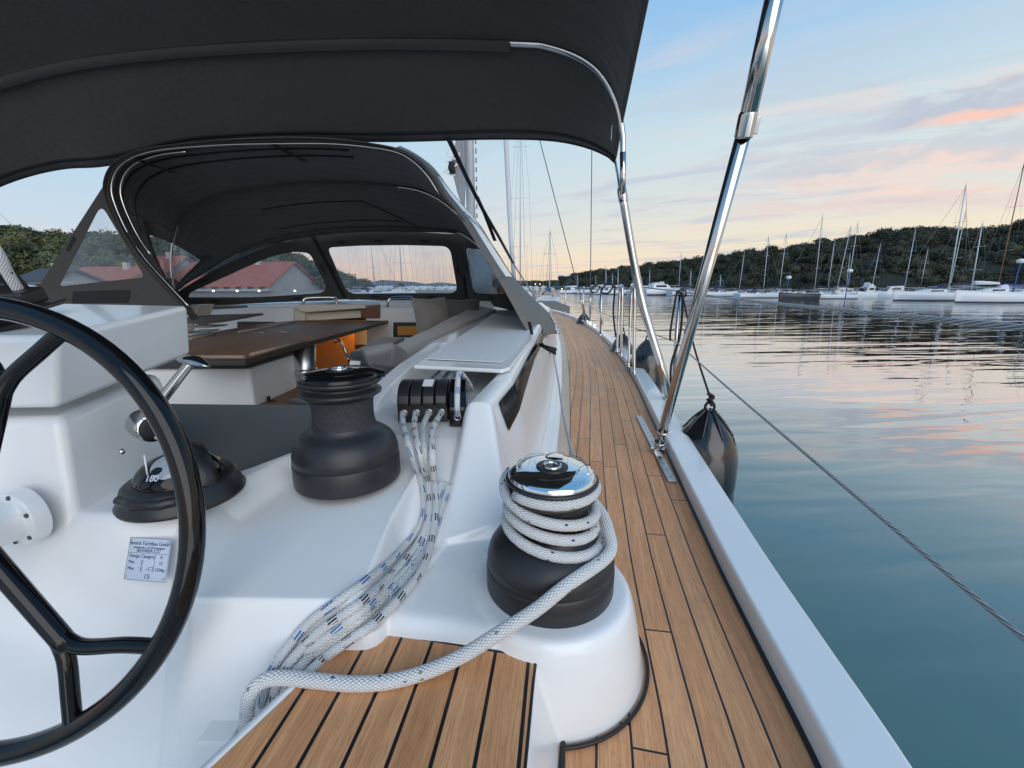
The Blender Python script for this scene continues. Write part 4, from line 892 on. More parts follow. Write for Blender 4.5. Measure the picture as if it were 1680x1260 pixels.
# loop over the end clutch
pts = [LC(.089, -.1255, .030), LC(.089, -.133, .060), LC(.089, -.118, .092), LC(.089, -.075, .122), LC(.089, -.02, .138), LC(.095, .03, .130), LC(.115, .09, .085), LC(.125, .16, .04), LC(.10, .22, .02)]
rope(pts, .0085, rope_blue, 'blue flecked line looped over the glossy end clutch')
m = MB(); p = LC(.089, -.1262, .028); m.tube([p + Vector((.0105 * math.cos(a), 0, .0105 * math.sin(a))) for a in [2 * math.pi * k / 20 for k in range(20)]], .0024, 6, closed=True); m.build('eyelet', chrome, clutch)
for i in range(5):
    x0 = -.08 + .045 * i; rope([LC(x0, .07, .035), LC(x0 + .012, .25, .03), LC(x0 + .05, .60, .03), LC(x0 + .09, .95, .03)], .0062, (rope_black, rope_blue, rope_grey)[i % 3], 'flecked line running into the dark under the locker lid', group='lines running under the locker lid')
# ---------------------------------------------------------------- white sheet on the right hand winch
rw_ = .0100; r0 = .0735 + rw_; pts = []
def wp(a, z, r=r0): return Vector((W1.x + r * math.cos(a), W1.y + r * math.sin(a), W1.z + z))
# incoming lead from the deck organiser
pts_in = [P(905, 577, .30), P(912, 610, .292), P(925, 680, .28)]
lead = P(907, 577, .24)
pts = []
turns = 2.6; a_start = R(75)
for k in range(int(turns * 28) + 1):
    a = a_start - 2 * math.pi * k / 28; s = k / (turns * 28); tilt = -.013 * math.cos(a)
    pts.append(wp(a, .108 + .074 * s + tilt * (1 - .3 * s), r0 + .001 + .016 * max(0, 1 - s * 3)))
up = pts[-1]; a_end = a_start - 2 * math.pi * turns
for k in range(1, 9): a = a_end - R(9) * k; pts.append(wp(a, .182 - .0091 * math.cos(a) * (1 - k / 8) + .0325 * (k / 8), r0 + .014 * (k / 8)))
a2 = a_end - R(72)
for k in range(1, 22): a = a2 - R(14) * k; pts.append(wp(a, .2145, .0735 + .0100))
# the part led in from forward joins the lowest turn, the tail leaves the lowest front turn
sheet_in = [lead + Vector((0, 0, .0)), P(926, 680, .27), Vector((W1.x + .075, W1.y + .22, W1.z + .17)), Vector((W1.x + .086, W1.y + .06, W1.z + .135))]
m = MB(); m.tube(pts, rw_, 16, cap=True)
tail = [wp(R(150), .206, .090), wp(R(120), .196, .094), wp(R(80), .178, .098), wp(R(45), .160, .101), wp(R(14), .143, .104), wp(R(-12), .128, .110), wp(R(-35), .108, .120), P(930, 960, .262), P(880, 1000, .235), P(820, 1038, .205), P(760, 1075, .172), P(700, 1102, .150), P(640, 1118, .1465), P(580, 1122, .1465), P(520, 1117, .1465), P(470, 1112, .147), P(438, 1115, .1475), P(418, 1128, .138), P(408, 1150, .11), P(404, 1190, .04), P(402, 1230, -.06)]
m.tube(smooth_path(tail, 8), lambda s: rw_ + .0012 * min(1, s * 4), 18)
o = m.build('sheet', rope_white); tag(o, 'thick white braided sheet wound on the right hand winch and trailing over the teak', 'rope')
rope([lead, P(915, 620, .25), P(926, 690, .262), Vector((W1.x + .07, W1.y + .10, W1.z + .165)), Vector((W1.x + .06, W1.y + .055, W1.z + .135))], .0052, rope_white, 'thin white line stretched from the deck block aft to the right hand winch')
m = MB(); m.tube([lead + Vector((.03 * math.cos(a) , 0, .03 * math.sin(a))) for a in [R(20) + R(200) * k / 10 for k in range(11)]], .008, 8); m.build('deck_block', plast, yacht)
# ---------------------------------------------------------------- helm console
H_ = Vector((.075, 1, 0)).normalized()
m = MB(); front = [D(-420, 700, .80), D(97, 686, .80), D(262, 612, 1.13)]
def dn(p, z, dx=0, dy=0): return Vector((p.x + dx, p.y + dy, z))
bl, br, bk = front; lowz = -.3
ring0 = [bl, br, bk, dn(bk, bk.z, -.6, .25), dn(bl, bl.z, -.1, .6)]
ring1 = [dn(bl, lowz, 0, -.14), dn(br, lowz, .07, -.14), dn(bk, lowz, .15, .03), dn(bk, lowz, -.6, .3), dn(bl, lowz, -.1, .6)]
n0 = len(m.v); m.v += [tuple(p) for p in ring0 + ring1]
for k in range(5): m.face((k, (k + 1) % 5, 5 + (k + 1) % 5, 5 + k))
m.face((0, 1, 2, 3, 4)); m.face((9, 8, 7, 6, 5)); pedestal = m.build('helm_pedestal', gel, yacht, bevel=.022, seg=5)
m = MB(); tl, tr, tk = D(-420, 552, .785), D(92, 551, .785), D(309, 501, 1.17); b0, b1, b2 = D(-420, 676, .785), D(92, 672, .785), D(314, 582, 1.17)
tkl = Vector((-1.75, 1.45, tk.z)); m.v = [tuple(p) for p in (tl, tr, tk, tkl, b0, b1, b2, Vector((-1.75, 1.45, b2.z)))]
tl0 = Vector((tl.x, 1.3, tk.z - .005))
m = MB(); vs = [tl, tr, tk, tkl, tl0, b0, b1, b2, Vector((-1.75, 1.45, b2.z)), Vector((tl.x, 1.3, b2.z))]; m.v = [tuple(p) for p in vs]
m.face((0, 1, 2, 3, 4)); m.face((9, 8, 7, 6, 5))
for k in range(5): m.face((k, (k + 1) % 5, 5 + (k + 1) % 5, 5 + k)[::-1])
console = m.build('helm_console', gel, yacht, bevel=.014, seg=5)
# instruments on the console top
m = MB(); a_, b_, c_, d_ = D(-60, 545, .86), D(62, 515, .98), D(112, 500, 1.12), D(-20, 505, 1.12)
m.prism([p + Vector((0, 0, .004)) for p in (a_, b_, c_, d_)], (0, 0, .012)); m.build('instrument_panel', plast, console, bevel=.004)
m = MB(); m.box(D(25, 487, 1.05), (.10, .06, .035), Matrix.Rotation(R(18), 3, 'X')); m.box(D(8, 472, 1.08), (.07, .05, .05), Matrix.Rotation(R(30), 3, 'X')); m.build('instrument_hood', plast, console, bevel=.006)
m = MB(); m.box(D(-60, 548, .84) + Vector((0, .02, .02)), (.2, .1, .01), Matrix.Rotation(R(12), 3, 'X')); m.build('chart_screen', gloss, console, bevel=.003)
rope([D(-60, 350, .98), D(-10, 405, 1.0), D(14, 450, 1.03), D(30, 475, 1.05)], .011, rope_white, 'thick white rope coming down over the instruments at the far left')
# --- compass
cb = T(303, 800, .90); cz = .312; cb = P(303, 812, .312)
m = MB(); m.lathe([(.0, 0), (.112, 0), (.114, .006), (.110, .012), (.100, .040), (.092, .046), (.0, .047)], n=56, c=(0, 0, 0)); compass = m.build('compass', plast, yacht); compass.location = cb
m = MB(); Mt = Matrix.Rotation(R(-10), 3, 'X') @ Matrix.Rotation(R(0), 3, 'Z')
m.lathe([(.080 * math.cos(a), .044 + .052 * math.sin(a)) for a in [math.pi / 2 * k / 14 for k in range(15)]], n=48); 
dome = m.build('dome', gloss, compass)
m = MB(); aa = [math.pi * k / 24 for k in range(25)]
Mh = Matrix.Rotation(R(-38), 3, 'Z')
m.grid([[Mh @ Vector((r_ * math.cos(a), y_, .040 + r_ * .74 * math.sin(a))) for a in aa] for r_, y_ in ((.080, .042), (.092, .042), (.094, .022), (.092, .002), (.084, .002))]); m.build('shade', plast, compass)
m = MB(); m.lathe([(.001, .0), (.026, .0), (.032, -.004), (.033, -.008)], n=40, c=Vector((.010, -.045, .0875)), M=Matrix.Rotation(R(33), 3, 'X')); m.build('compass_card', mat('card_grey', (.35, .38, .42), .25)[0], compass)
m = MB(); m.tube([(.012, -.09, .088), (.012, -.088, .128)], .0016, 6); m.build('lubber_line', white_tx, compass)
def text(body, size, mt, parent, M, name='lettering', ext=.0003, align='LEFT', sp=1.0):
    cu = bpy.data.curves.new('t', 'FONT'); cu.body = body; cu.size = size; cu.extrude = ext; cu.align_x = align; cu.space_character = sp
    to = bpy.data.objects.new('tmp', cu); S.collection.objects.link(to); bpy.context.view_layer.update()
    me = bpy.data.meshes.new_from_object(to.evaluated_get(bpy.context.evaluated_depsgraph_get())); bpy.data.objects.remove(to)
    me.transform(M); me.materials.clear(); return finish(me, name, mt, parent)
text('180', .017, white_tx, compass, Matrix.Translation((-.006, -.080, .070)) @ Matrix.Rotation(R(52), 4, 'X'))
m = MB(); m.tube([(-.06, -.083, .032), (-.02, -.099, .03), (.03, -.098, .03), (.075, -.075, .034)], .010, 8); m.build('front_bezel', plast, compass)
# --- throttle lever on the right flank of the pedestal
hub = T(249, 701, .93); m = MB(); axd = Vector((.82, -.57, 0)).normalized(); qd = axd.to_track_quat('Z', 'Y').to_matrix()
m.lathe([(.033, -.05), (.033, .004), (.030, .010), (.026, .012)], c=hub, n=32, M=qd); lev = m.build('throttle', chrome, yacht)
m = MB(); m.lathe([(.0265, .010), (.0255, .0145), (.018, .016), (.0001, .0165)], c=hub, n=32, M=qd); m.build('hub_cap', rubber, lev)
tp_ = T(312, 596, .93); m = MB(); m.tube(smooth_path([hub + Vector((0, .0, .02)), T(262, 660, .93), T(288, 626, .93), tp_], 6), lambda s: .0125 - .003 * s, 12); m.build('lever_arm', chrome, lev)
m = MB(); rws = []
a_ = T(296, 589, .94); b_ = T(342, 601, .91)
for k in range(11):
    s = k / 10; w = .004 + .015 * math.sin(math.pi * min(s * .9 + .1, 1)); c_ = a_.lerp(b_, s) + Vector((0, 0, .004 * math.sin(math.pi * s)))
    rws.append([c_ + Vector((.25 * w * math.cos(t_), w * math.cos(t_), .55 * w * math.sin(t_))) for t_ in [2 * math.pi * j / 12 for j in range(12)]])
m.grid(rws, closed=True); m.face(tuple(range(11, -1, -1))); m.face(tuple(len(m.v) - 12 + j for j in range(12))); m.build('lever_grip', chrome, lev)
for px, py in ((243, 666), (259, 718), (200, 741)):
    m = MB(); m.lathe([(.0055, -.004), (.0052, .0015), (.003, .0035), (.0001, .004)], c=T(px, py, .905 if px > 210 else .84), n=14, M=qd); m.build('screw', chrome, pedestal)
# --- steering wheel, shaft and flange
Rc = Matrix.Rotation(R(90) - PITCH, 3, 'X'); wz = .66; wc = T(-53, 871, wz)
def WP(a, r, d_=0): return wc + Rc @ Vector((r * math.cos(a), -r * math.sin(a), d_))
rr0 = 369 / 700 * wz; m = MB(); m.tube([WP(2 * math.pi * k / 96, rr0) for k in range(96)], .0174, 18, closed=True); wheel = m.build('steering_wheel', gloss, yacht); tag(wheel, 'glossy black steering wheel with forked spokes')
for k, a in enumerate((49, -77, 166)):
    a = R(a); m = MB(); j = WP(a, 255 / 700 * wz, .0)
    m.tube(smooth_path([WP(a, .03, -.0), WP(a, .12, 0), j], 4), lambda s: .0155 - .001 * s, 12)
    m.tube(smooth_path([WP(a, 215 / 700 * wz), WP(a - R(3), 262 / 700 * wz), WP(a - R(13), 318 / 700 * wz), WP(a - R(17.5), rr0 - .006)], 6), .0118, 12)
    m.tube(smooth_path([WP(a, 215 / 700 * wz), WP(a + R(3), 262 / 700 * wz), WP(a + R(9), 318 / 700 * wz), WP(a + R(12.5), rr0 - .006)], 6), .0118, 12)
    m.build('spoke', gloss, wheel)
m = MB(); Mw = Rc; m.lathe([(.0001, .02), (.015, .018), (.021, .010), (.022, -.01), (.015, -.02)], c=wc, M=Mw, n=32); m.build('wheel_hub', gloss, wheel)
fl = D(30, 850, .735); m = MB(); ax_ = (wc - fl).normalized(); qs = Vector((-.25, -1, .0)).normalized().to_track_quat('Z', 'Y').to_matrix()
m.lathe([(.054, -.02), (.054, .004), (.051, .008), (.043, .009), (.0385, .013), (.037, .05), (.036, .16)], c=fl, M=qs, n=40); sh = m.build('wheel_shaft', gel, yacht)
for k in range(6):
    m = MB(); a = R(20 + 60 * k); m.lathe([(.0045, 0), (.004, .003), (.0001, .0035)], c=fl + qs @ Vector((.0475 * math.cos(a), .0475 * math.sin(a), .0080)), M=qs, n=12); m.build('screw', ink_g, sh)
# --- builder's plate below the console
pc = [(203, 882), (281, 888), (292, 952), (215, 946)]
def wallhit(px, py):
    r = ray(px, py); k = .3
    while k < 1.6:
        p = Vector((r.x * k, r.y * k, EYE + r.z * k))
        if p.z < coam(np.array([[p.x]]), np.array([[p.y]]))[0, 0]: break
        k += .0006
    return p
h4 = [wallhit(*p) for p in pc]; cen = sum(h4, Vector()) / 4; ux = ((h4[1] - h4[0]) + (h4[2] - h4[3])).normalized(); uy = ((h4[0] - h4[3]) + (h4[1] - h4[2])); uy = (uy - ux * uy.dot(ux)).normalized(); nz = ux.cross(uy)
pw = (h4[1] - h4[0]).length; ph = (h4[0] - h4[3]).length
Mp = Matrix.Translation(cen + nz * .0055) @ Matrix((ux, uy, nz)).transposed().to_4x4()
m = MB(); m.box((0, 0, 0), (pw, ph, .0012)); plate = m.build('builder_plate', plate_m, yacht, bevel=.0004, seg=1); plate.matrix_world = Mp
m = MB()
for (x0, y0, x1, y1) in ((-.5, .5, .5, .5), (.5, .5, .5, -.5), (.5, -.5, -.5, -.5), (-.5, -.5, -.5, .5), (-.5, .14, .5, .14), (.18, .14, .18, -.30)):
    a_ = Vector((x0 * pw * .985, y0 * ph * .985, .0008)); b_ = Vector((x1 * pw * .985, y1 * ph * .985, .0008)); m.tube([a_, b_], .0003, 4)
m.build('plate_border', ink, plate)
def pt(s, x, y, sz, al='CENTER'): text(s, sz * ph, ink, plate, Matrix.Translation((x * pw, y * ph, .0008)), ext=.0002, align=al)
pt('Bavaria Yachtbau GmbH', .0, .33, .125); pt('Bavariastraße 1, D-97232 Giebelstadt', 0, .25, .062); pt('BAVARIA C57', 0, .16, .12)
pt('Design Category', -.45, .03, .115, 'LEFT'); pt('A', .33, .03, .115); pt('Max.', -.45, -.11, .105, 'LEFT'); pt('15', .33, -.11, .105); pt('Max.', -.45, -.26, .105, 'LEFT'); pt('2320kg', .33, -.26, .10); pt('+', .02, -.26, .09); pt('CE', .05, -.44, .14)
m = MB()
for (x, y) in ((-.12, -.08), (-.12, -.23)):
    m.tube([Vector((x * pw + .012 * pw * 2 * math.cos(a), (y + .03) * ph + .03 * ph * math.sin(a), .001)) for a in [2 * math.pi * k / 12 for k in range(12)]], .0003, 4, closed=True); m.box((x * pw, (y - .03) * ph, .001), (.014 * pw, .06 * ph, .0004))
m.tube([Vector((x * pw, y * ph, .001)) for x, y in ((.07, -.26), (.07, -.18), (.16, -.18), (.16, -.26))], .0004, 4, closed=True); m.build('pictogram', ink, plate)
for sx in (-1, 1):
    for sy in (-1, 1): m = MB(); m.lathe([(.0022, 0), (.002, .0014), (.0001, .0018)], c=(sx * pw * .45, sy * ph * .43, .0006), n=12); m.build('rivet', chrome, plate)
# ---------------------------------------------------------------- track and canopy poles
m = MB(); ta, tb = P(1048, 684, .004), P(1103, 792, .004); td = (tb - ta).normalized(); tn = Vector((-td.y, td.x, 0))
m.prism([ta - tn * .016, ta + tn * .016, tb + tn * .016, tb - tn * .016], (0, 0, .009)); trk = m.build('jib_track', alu, yacht, bevel=.0015)
m = MB(); nL = 13
for k in range(nL): p = ta.lerp(tb, (k + .5) / nL) + Vector((0, 0, .0094)); m.poly([p + tn * .006 * math.cos(a) + td * .0035 * math.sin(a) for a in [2 * math.pi * j / 10 for j in range(10)]])
tag(m.build('track_holes', ink_g, trk), kind='stuff')
foot = P(1080, 735, .03); headp = T(1286, -75, .93); mid = T(1224, 205, 1.10)
m = MB(); m.tube([foot, mid], .0190, 24)
pole = m.build('canopy_pole', chrome, yacht); tag(pole, 'thick polished steel pole rising from the toe rail to the rear edge of the canopy')
m = MB(); m.tube([mid + (headp - mid) * -.02, headp], .0208, 24); m.build('upper_tube', chrome, pole)
axp = (headp - mid).normalized().to_track_quat('Z', 'Y').to_matrix(); m = MB(); m.lathe([(.0205, -.030), (.0228, -.027), (.0230, .022), (.0210, .028)], c=mid, M=axp, n=28)
m.box(mid + axp @ Vector((.0, 0, 0)) + Vector((.021, -.010, -.004)), (.013, .012, .040), axp); m.build('clamp', chrome, pole, bevel=.002)
for (px, py, k_) in ((1083, 720, 1.93), (1095, 664, 1.99)):
    m = MB(); p = T(px, py, k_); axq = (mid - foot).normalized().to_track_quat('Z', 'Y').to_matrix(); r_ = foot + (mid - foot).normalized() * ((p - foot).dot((mid - foot).normalized())); m.lathe([(.0215, -.009), (.0245, -.008), (.0245, .008), (.0215, .009)], c=r_, M=axq, n=28); m.box(r_ + Vector((.03, 0, 0)), (.014, .006, .010)); m.build('collar', chrome, pole)
m = MB(); m.box(foot + Vector((0, 0, -.012)), (.05, .04, .03)); m.tube([foot + Vector((-.035, 0, .0)), foot + Vector((.035, 0, .0))], .008, 10); m.build('pole_base', chrome, pole, bevel=.004)
# ---------------------------------------------------------------- canopy (bimini)
HP = Vector((.075, 1, 0))                      # fore and aft direction of the arches
def on(px, py, p0, n=HP): return PLN(px, py, p0, n)
def resample(pts, n):
    pts = [Vector(p) for p in pts]; L = [0]
    for a, b_ in zip(pts, pts[1:]): L.append(L[-1] + (b_ - a).length)
    out = []
    for i in range(n):
        t_ = L[-1] * i / (n - 1); k = max(0, min(len(L) - 2, int(np.searchsorted(L, t_) - 1))); s = (t_ - L[k]) / max(L[k + 1] - L[k], 1e-9); out.append(pts[k].lerp(pts[k + 1], s))
    return out
hoop_px = [(1022, 292), (1022, 250), (1021, 215), (1010, 165), (985, 122), (950, 95), (900, 77), (857, 72), (700, 68), (560, 68), (400, 74), (230, 88), (100, 106), (0, 132), (-110, 165), (-200, 210), (-260, 270), (-290, 340)]
hp0 = D(1022, 292, 2.45); hoop = [on(x, y, hp0) for x, y in hoop_px]; hoop_s = smooth_path(hoop, 6)
hem_px = [(1009, 266), (998, 256), (960, 240), (900, 229), (800, 227), (640, 231), (500, 229), (400, 232), (300, 241), (180, 270), (110, 275), (55, 286), (0, 305), (-60, 335), (-120, 380)]
hm0 = D(1009, 262, 2.92); hem = [on(x, y, hm0) for x, y in hem_px]; hem_s = smooth_path(hem, 6)
fwd_off = Vector((.0, 0, 0)); NS = 90
A1 = [p for p in hoop_s if p.z > 1.53]; A1 = resample(A1, NS); HM = resample(hem_s, NS)
e1 = T(1064, -4, 1.53); off2 = (e1 - A1[0]) * 2.9
A3 = [p + off2 + Vector((0, 0, -.12 * 0)) for p in A1]
up = Vector((0, 0, .028))
m = MB(); rows = []
for k in range(13):
    s = k / 12; row = []
    for i, (a, b_) in enumerate(zip(HM, A1)):
        p = a.lerp(b_ + up * .5, s); row.append(p + Vector((0, 0, .035 * math.sin(math.pi * s) * math.sin(math.pi * min(1, i / NS * 1.0)) ** .5 * -.4)))
    rows.append(row)
for k in range(1, 30):
    s = k / 29; row = []
    for i, (a, b_) in enumerate(zip(A1, A3)): p = (a + up * .5).lerp(b_ + up * .5, s); row.append(p + Vector((0, 0, -.05 * math.sin(math.pi * s) * math.sin(math.pi * i / (NS - 1)) ** .5)))
    rows.append(row)
m.grid(rows); bim = m.build('bimini', canvas, yacht, solid=.004); tag(bim, 'dark grey canvas canopy overhead with white-lit edge')
m = MB(); m.tube(hoop_s, .0155, 14); m.build('hoop', chrome, bim)
m = MB(); m.tube(smooth_path([p + off2 for p in hoop[2:-2]], 5), .0155, 12); m.build('hoop', chrome, bim)
# sleeve that hides the middle of the hoop, seams and hems
i0 = [i for i, p in enumerate(hoop_s) if p.x < on(857, 72, hp0).x][0]
m = MB(); sl_ = hoop_s[i0:-8]; m.grid([[p + HP * (.036 * math.cos(a)) + Vector((0, 0, -.008 + .026 * math.sin(a))) + Vector((0, .0, .0018 * math.sin(i * .35))) for i, p in enumerate(sl_)] for a in [math.pi * k / 9 - math.pi for k in range(10)]]); m.build('sleeve', canvas, bim)
m = MB(); m.grid([[p + HP * d_ + Vector((0, 0, .002 - .002 * abs(d_) * 0)) for p in resample(sl_, 60)] for d_ in (.038, .052)]); m.build('seam', seam_m, bim)
def seam_on(rows, f, w, name='seam', parent=bim, lift=-.006, i0=0, i1=None, mt=seam_m):
    k = int(f); a, b_ = rows[k], rows[min(k + 1, len(rows) - 1)]; i1 = i1 or len(a); ln = [a[i].lerp(b_[i], f - k) + Vector((0, 0, lift)) for i in range(i0, i1)]
    m = MB(); m.tube(ln, w, 6); return m.build(name, mt, parent)
seam_on(rows, 1.35, .0085); seam_on(rows, .06, .005)
m = MB(); m.tube([r_[0] + Vector((0, 0, -.002)) for r_ in rows[2:]], .006, 6); m.build('edge_piping', canvas, bim)
m = MB(); p = on(1013, 212, hp0); m.box(p + Vector((-.02, .05, 0)), (.002, .02, .07)); m.build('care_label', white_tx, bim)
# lower forward leg
la, lb_, lc = P(1096, 650, .08), D(1050, 480, 2.52), D(1021, 318, 2.50)
m = MB(); m.tube(smooth_path([la, T(1088, 612, 2.48), lb_, lc], 6), .0225, 20); leg = m.build('canopy_leg', chrome, yacht); tag(leg, 'polished forward leg of the canopy standing on the toe rail')
m = MB(); q_ = (lc - lb_).normalized().to_track_quat('Z', 'Y').to_matrix(); m.lathe([(.024, -.04), (.026, -.03), (.026, .02), (.020, .035)], c=lc, M=q_, n=20); m.build('joint', chrome, leg)
m = MB(); m.tube([lc + Vector((0, 0, -.02)), hoop[0], hoop[1]], .0165, 14); m.build('hoop_end', chrome, leg)
m = MB(); m.box(la + Vector((0, 0, -.03)), (.05, .06, .05)); m.lathe([(.027, -.03), (.03, -.025), (.03, .0), (.026, .006)], c=la + Vector((-.005, 0, .05)), n=20); m.build('leg_base', chrome, leg, bevel=.004)
# thin brace from the hem corner down
m = MB(); m.tube([HM[0] + Vector((0, 0, .01)), lc + Vector((.0, 0, -.03))], .009, 10); m.build('brace', chrome, leg)
# ---------------------------------------------------------------- spray hood
sf = D(880, 548, 2.75); NA = Vector((.13, 1, 0))
aft_px = [(872, 556), (849, 515), (834, 487), (813, 450), (792, 417), (771, 382), (750, 350), (728, 322), (704, 284), (675, 257), (640, 243), (560, 232), (480, 229), (400, 231), (340, 235), (260, 243), (215, 255), (187, 275), (176, 305), (182, 335), (205, 385), (232, 425), (272, 470), (300, 500), (318, 522)]
AF = [PLN(x, y, sf, NA) for x, y in aft_px]; AFs = resample(smooth_path(AF, 6), 120)
frp = D(893, 505, 4.3); NB = Vector((.10, 1, 0)); frc = D(650, 385, 5.1)
fr_px = [(862, 520), (846, 495), (829, 465), (811, 434), (792, 411), (774, 395), (752, 384), (700, 381), (600, 380), (515, 387), (450, 401), (400, 421), (345, 446), (300, 468), (285, 484), (287, 498), (293, 510)]
FR = [PLN(x, y, frc, NB) for x, y in fr_px]; FRs = resample(smooth_path(FR, 6), 120)
m = MB(); rows = []
for k in range(15):
    s = k / 14; row = []
    for i, (a, b_) in enumerate(zip(AFs, FRs)):
        w = math.sin(math.pi * i / 119) ** .6; row.append(a.lerp(b_, s) + Vector((0, 0, .10 * math.sin(math.pi * s) * w)))
    rows.append(row)
# roof with an outside clear strip on the right flank: rows split by column index
def sub(i0, i1, k0=0, k1=14): return [r_[i0:i1] for r_ in rows[k0:k1 + 1]]
iA, iB = 10, 28                       # columns of the clear strip on the right flank
jA, jB = 96, 110                       # port flank window
def mg(parts, name, mt, parent, **kw):
    m = MB()
    for g in parts: m.grid(g)
    return m.build(name, mt, parent, **kw)
hood = mg([sub(0, jA + 1)], 'sprayhood', canvas, yacht, solid=.005); tag(hood, 'dark canvas spray hood over the forward cockpit with clear windows')
# right flank: taupe outer canvas with a long clear strip
in_px = [(872, 556), (849, 515), (834, 487), (813, 450), (792, 417), (771, 382), (750, 350), (728, 322), (704, 284), (675, 257), (645, 244)]
out_px = [(914, 548), (901, 515), (869, 484), (841, 452), (824, 426), (809, 403), (788, 370), (764, 342), (739, 312), (707, 272), (662, 243)]
FI = resample(smooth_path([PLN(x, y, sf + Vector((0, -.03, 0)), NA) for x, y in in_px], 6), 61); FO = resample(smooth_path([PLN(x, y, sf + Vector((0, .9, 0)), NA) for x, y in out_px], 6), 61)
fg = [[a_.lerp(b_, k / 10) + Vector((.05, 0, .05)) * math.sin(math.pi * k / 10) * .25 + Vector((0, 0, .0015 * math.sin(i * .9 + k))) for i, (a_, b_) in enumerate(zip(FI, FO))] for k in range(11)]
def sg(i0, i1, k0, k1): return [r_[i0:i1] for r_ in fg[k0:k1 + 1]]
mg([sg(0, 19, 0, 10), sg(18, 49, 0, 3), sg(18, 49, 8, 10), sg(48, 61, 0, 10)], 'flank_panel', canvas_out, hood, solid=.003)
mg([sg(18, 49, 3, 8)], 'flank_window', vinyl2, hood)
mg([sub(jA, 120, 0, 3), sub(jA, 120, 11, 14), sub(jA, jA + 4, 3, 11), sub(jB, 120, 3, 11)], 'flank_panel', canvas, hood, solid=.004)
mg([sub(jA + 3, jB + 1, 3, 11)], 'flank_window', vinyl, hood)
# hoops of the hood
ctr = sum(AFs, Vector()) / len(AFs)
for ins, fwd_, i0_, i1_ in ((.020, .01, 27, 118), (.046, .05, 76, 106)):
    m = MB(); m.tube([p + (ctr - p).normalized() * ins + HP * fwd_ for p in AFs[i0_:i1_]], .0072, 12); m.build('hoop', chrome, hood)
lip = []
for k_ in range(5): lip.append([p + (p - ctr).normalized() * (.018 * math.sin(k_ / 4 * math.pi)) + HP * (-.03 + .02 * k_) for p in AFs[22:]])
m = MB(); m.grid(lip); m.build('edge_binding', canvas, hood, solid=.004)
def midrow(s): k = s * 14; a = rows[int(k)]; return a
for kk, rng_ in ((6, [(2, 42), (92, 116)]), (13, [(3, 30), (88, 118)])):
    for a, b_ in rng_:
        m = MB(); m.tube([p + Vector((0, 0, -.022)) for p in midrow(kk / 14)[a:b_]], .0105, 10); m.build('hoop', chrome, hood)
    m = MB(); m.tube([p + Vector((0, .0, -.016)) for p in midrow(kk / 14)[(rng_[0][1] - 2):rng_[1][0] + 2]], .016, 8); m.build('sleeve', canvas, hood)
    m = MB(); m.tube([p + Vector((0, .025, -.010)) for p in midrow(kk / 14)[34:rng_[1][0] + 2]], .010, 6); m.build('seam', seam_m, hood)
for kk in (1, 2): 
    m = MB(); m.tube([p + Vector((0, 0, -.008)) for p in rows[kk][46:100]], .0065, 6); m.build('seam', seam_m, hood)
# sun roof patch outline stitched in the roof
m = MB(); m.tube([rows[9][i] + Vector((0, 0, -.008)) for i in range(50, 76)], .0045, 6); m.tube([rows[9 + k][50 - k * 3] + Vector((0, 0, -.008)) for k in range(5)], .0045, 6); m.tube([rows[12][i] + Vector((0, 0, -.008)) for i in range(42, 76)], .004, 6); m.build('patch_stitching', seam_m, hood)
# straps that hang from the roof seam
for i in (58, 84):
    m = MB(); a = rows[0][i] + Vector((0, 0, -.03)); b_ = rows[2][i - 3] + Vector((0, 0, -.045)); m.grid([[a + Vector((-.02, 0, 0)), a + Vector((.02, 0, 0))], [b_ + Vector((-.02, 0, 0)), b_ + Vector((.02, 0, 0))]]); m.build('strap', seam_m, hood)
# --- windscreen: three flat fabric panels, each with its clear pane
def panel(top_px, bot_px, hole_px, p3, parent, mt=canvas, rr=.18):
    a, b_, c_ = p3; n = (b_ - a).cross(c_ - a).normalized()
    pj = lambda q_: PLN(q_[0], q_[1], a, n)
    outer = [pj(q_) for q_ in top_px + bot_px]; hs = [[pj(q_) for q_ in roundpoly(h_, rr)] for h_ in hole_px]
    o = fill_holes(outer, hs, 'window_frame', mt, parent)
    for h_ in hs:
        w = MB(); c0_ = sum(h_, Vector()) / len(h_); w.poly([c0_ + (q_ - c0_) * 1.03 for q_ in h_]); w.build('pane', vinyl, o)
    # velcro tabs round the opening
    k_ = 0
    for h_ in hs:
        c0_ = sum(h_, Vector()) / len(h_); N_ = len(h_)
        for e in range(0, N_):
            u_ = h_[(e + 1) % N_] - h_[e]; Ls = u_.length
            if Ls < .25: continue
            nt = max(1, int(Ls / .45))
            for j in range(nt):
                p = h_[e] + u_ * ((j + .5) / nt); ou = (p - c0_); ou = (ou - u_.normalized() * ou.dot(u_.normalized())).normalized(); p = p + ou * .055; d2 = u_.normalized() * .055; vv = (Vector((0, 0, EYE)) - p).normalized() * .006
                w = MB(); w.quad(p - d2 - ou * .011 + vv, p + d2 - ou * .011 + vv, p + d2 + ou * .011 + vv, p - d2 + ou * .011 + vv); w.build('tab', seam_m, o)
    return o
jt1, jb1 = D(512, 385, 5.25), D(566, 489, 5.75); jt2, jb2 = D(754, 384, 5.15), D(766, 489, 5.6); lf = PLN(288, 492, frc, NB); rf_ = D(896, 512, 4.6)
panel([(508, 386), (560, 381), (640, 379), (756, 384)], [(768, 492), (700, 493), (640, 493), (566, 491)], [[(537, 406), (590, 403), (660, 402), (738, 404), (751, 481), (660, 481), (570, 482)]], (jt1, jb1, jb2), hood)
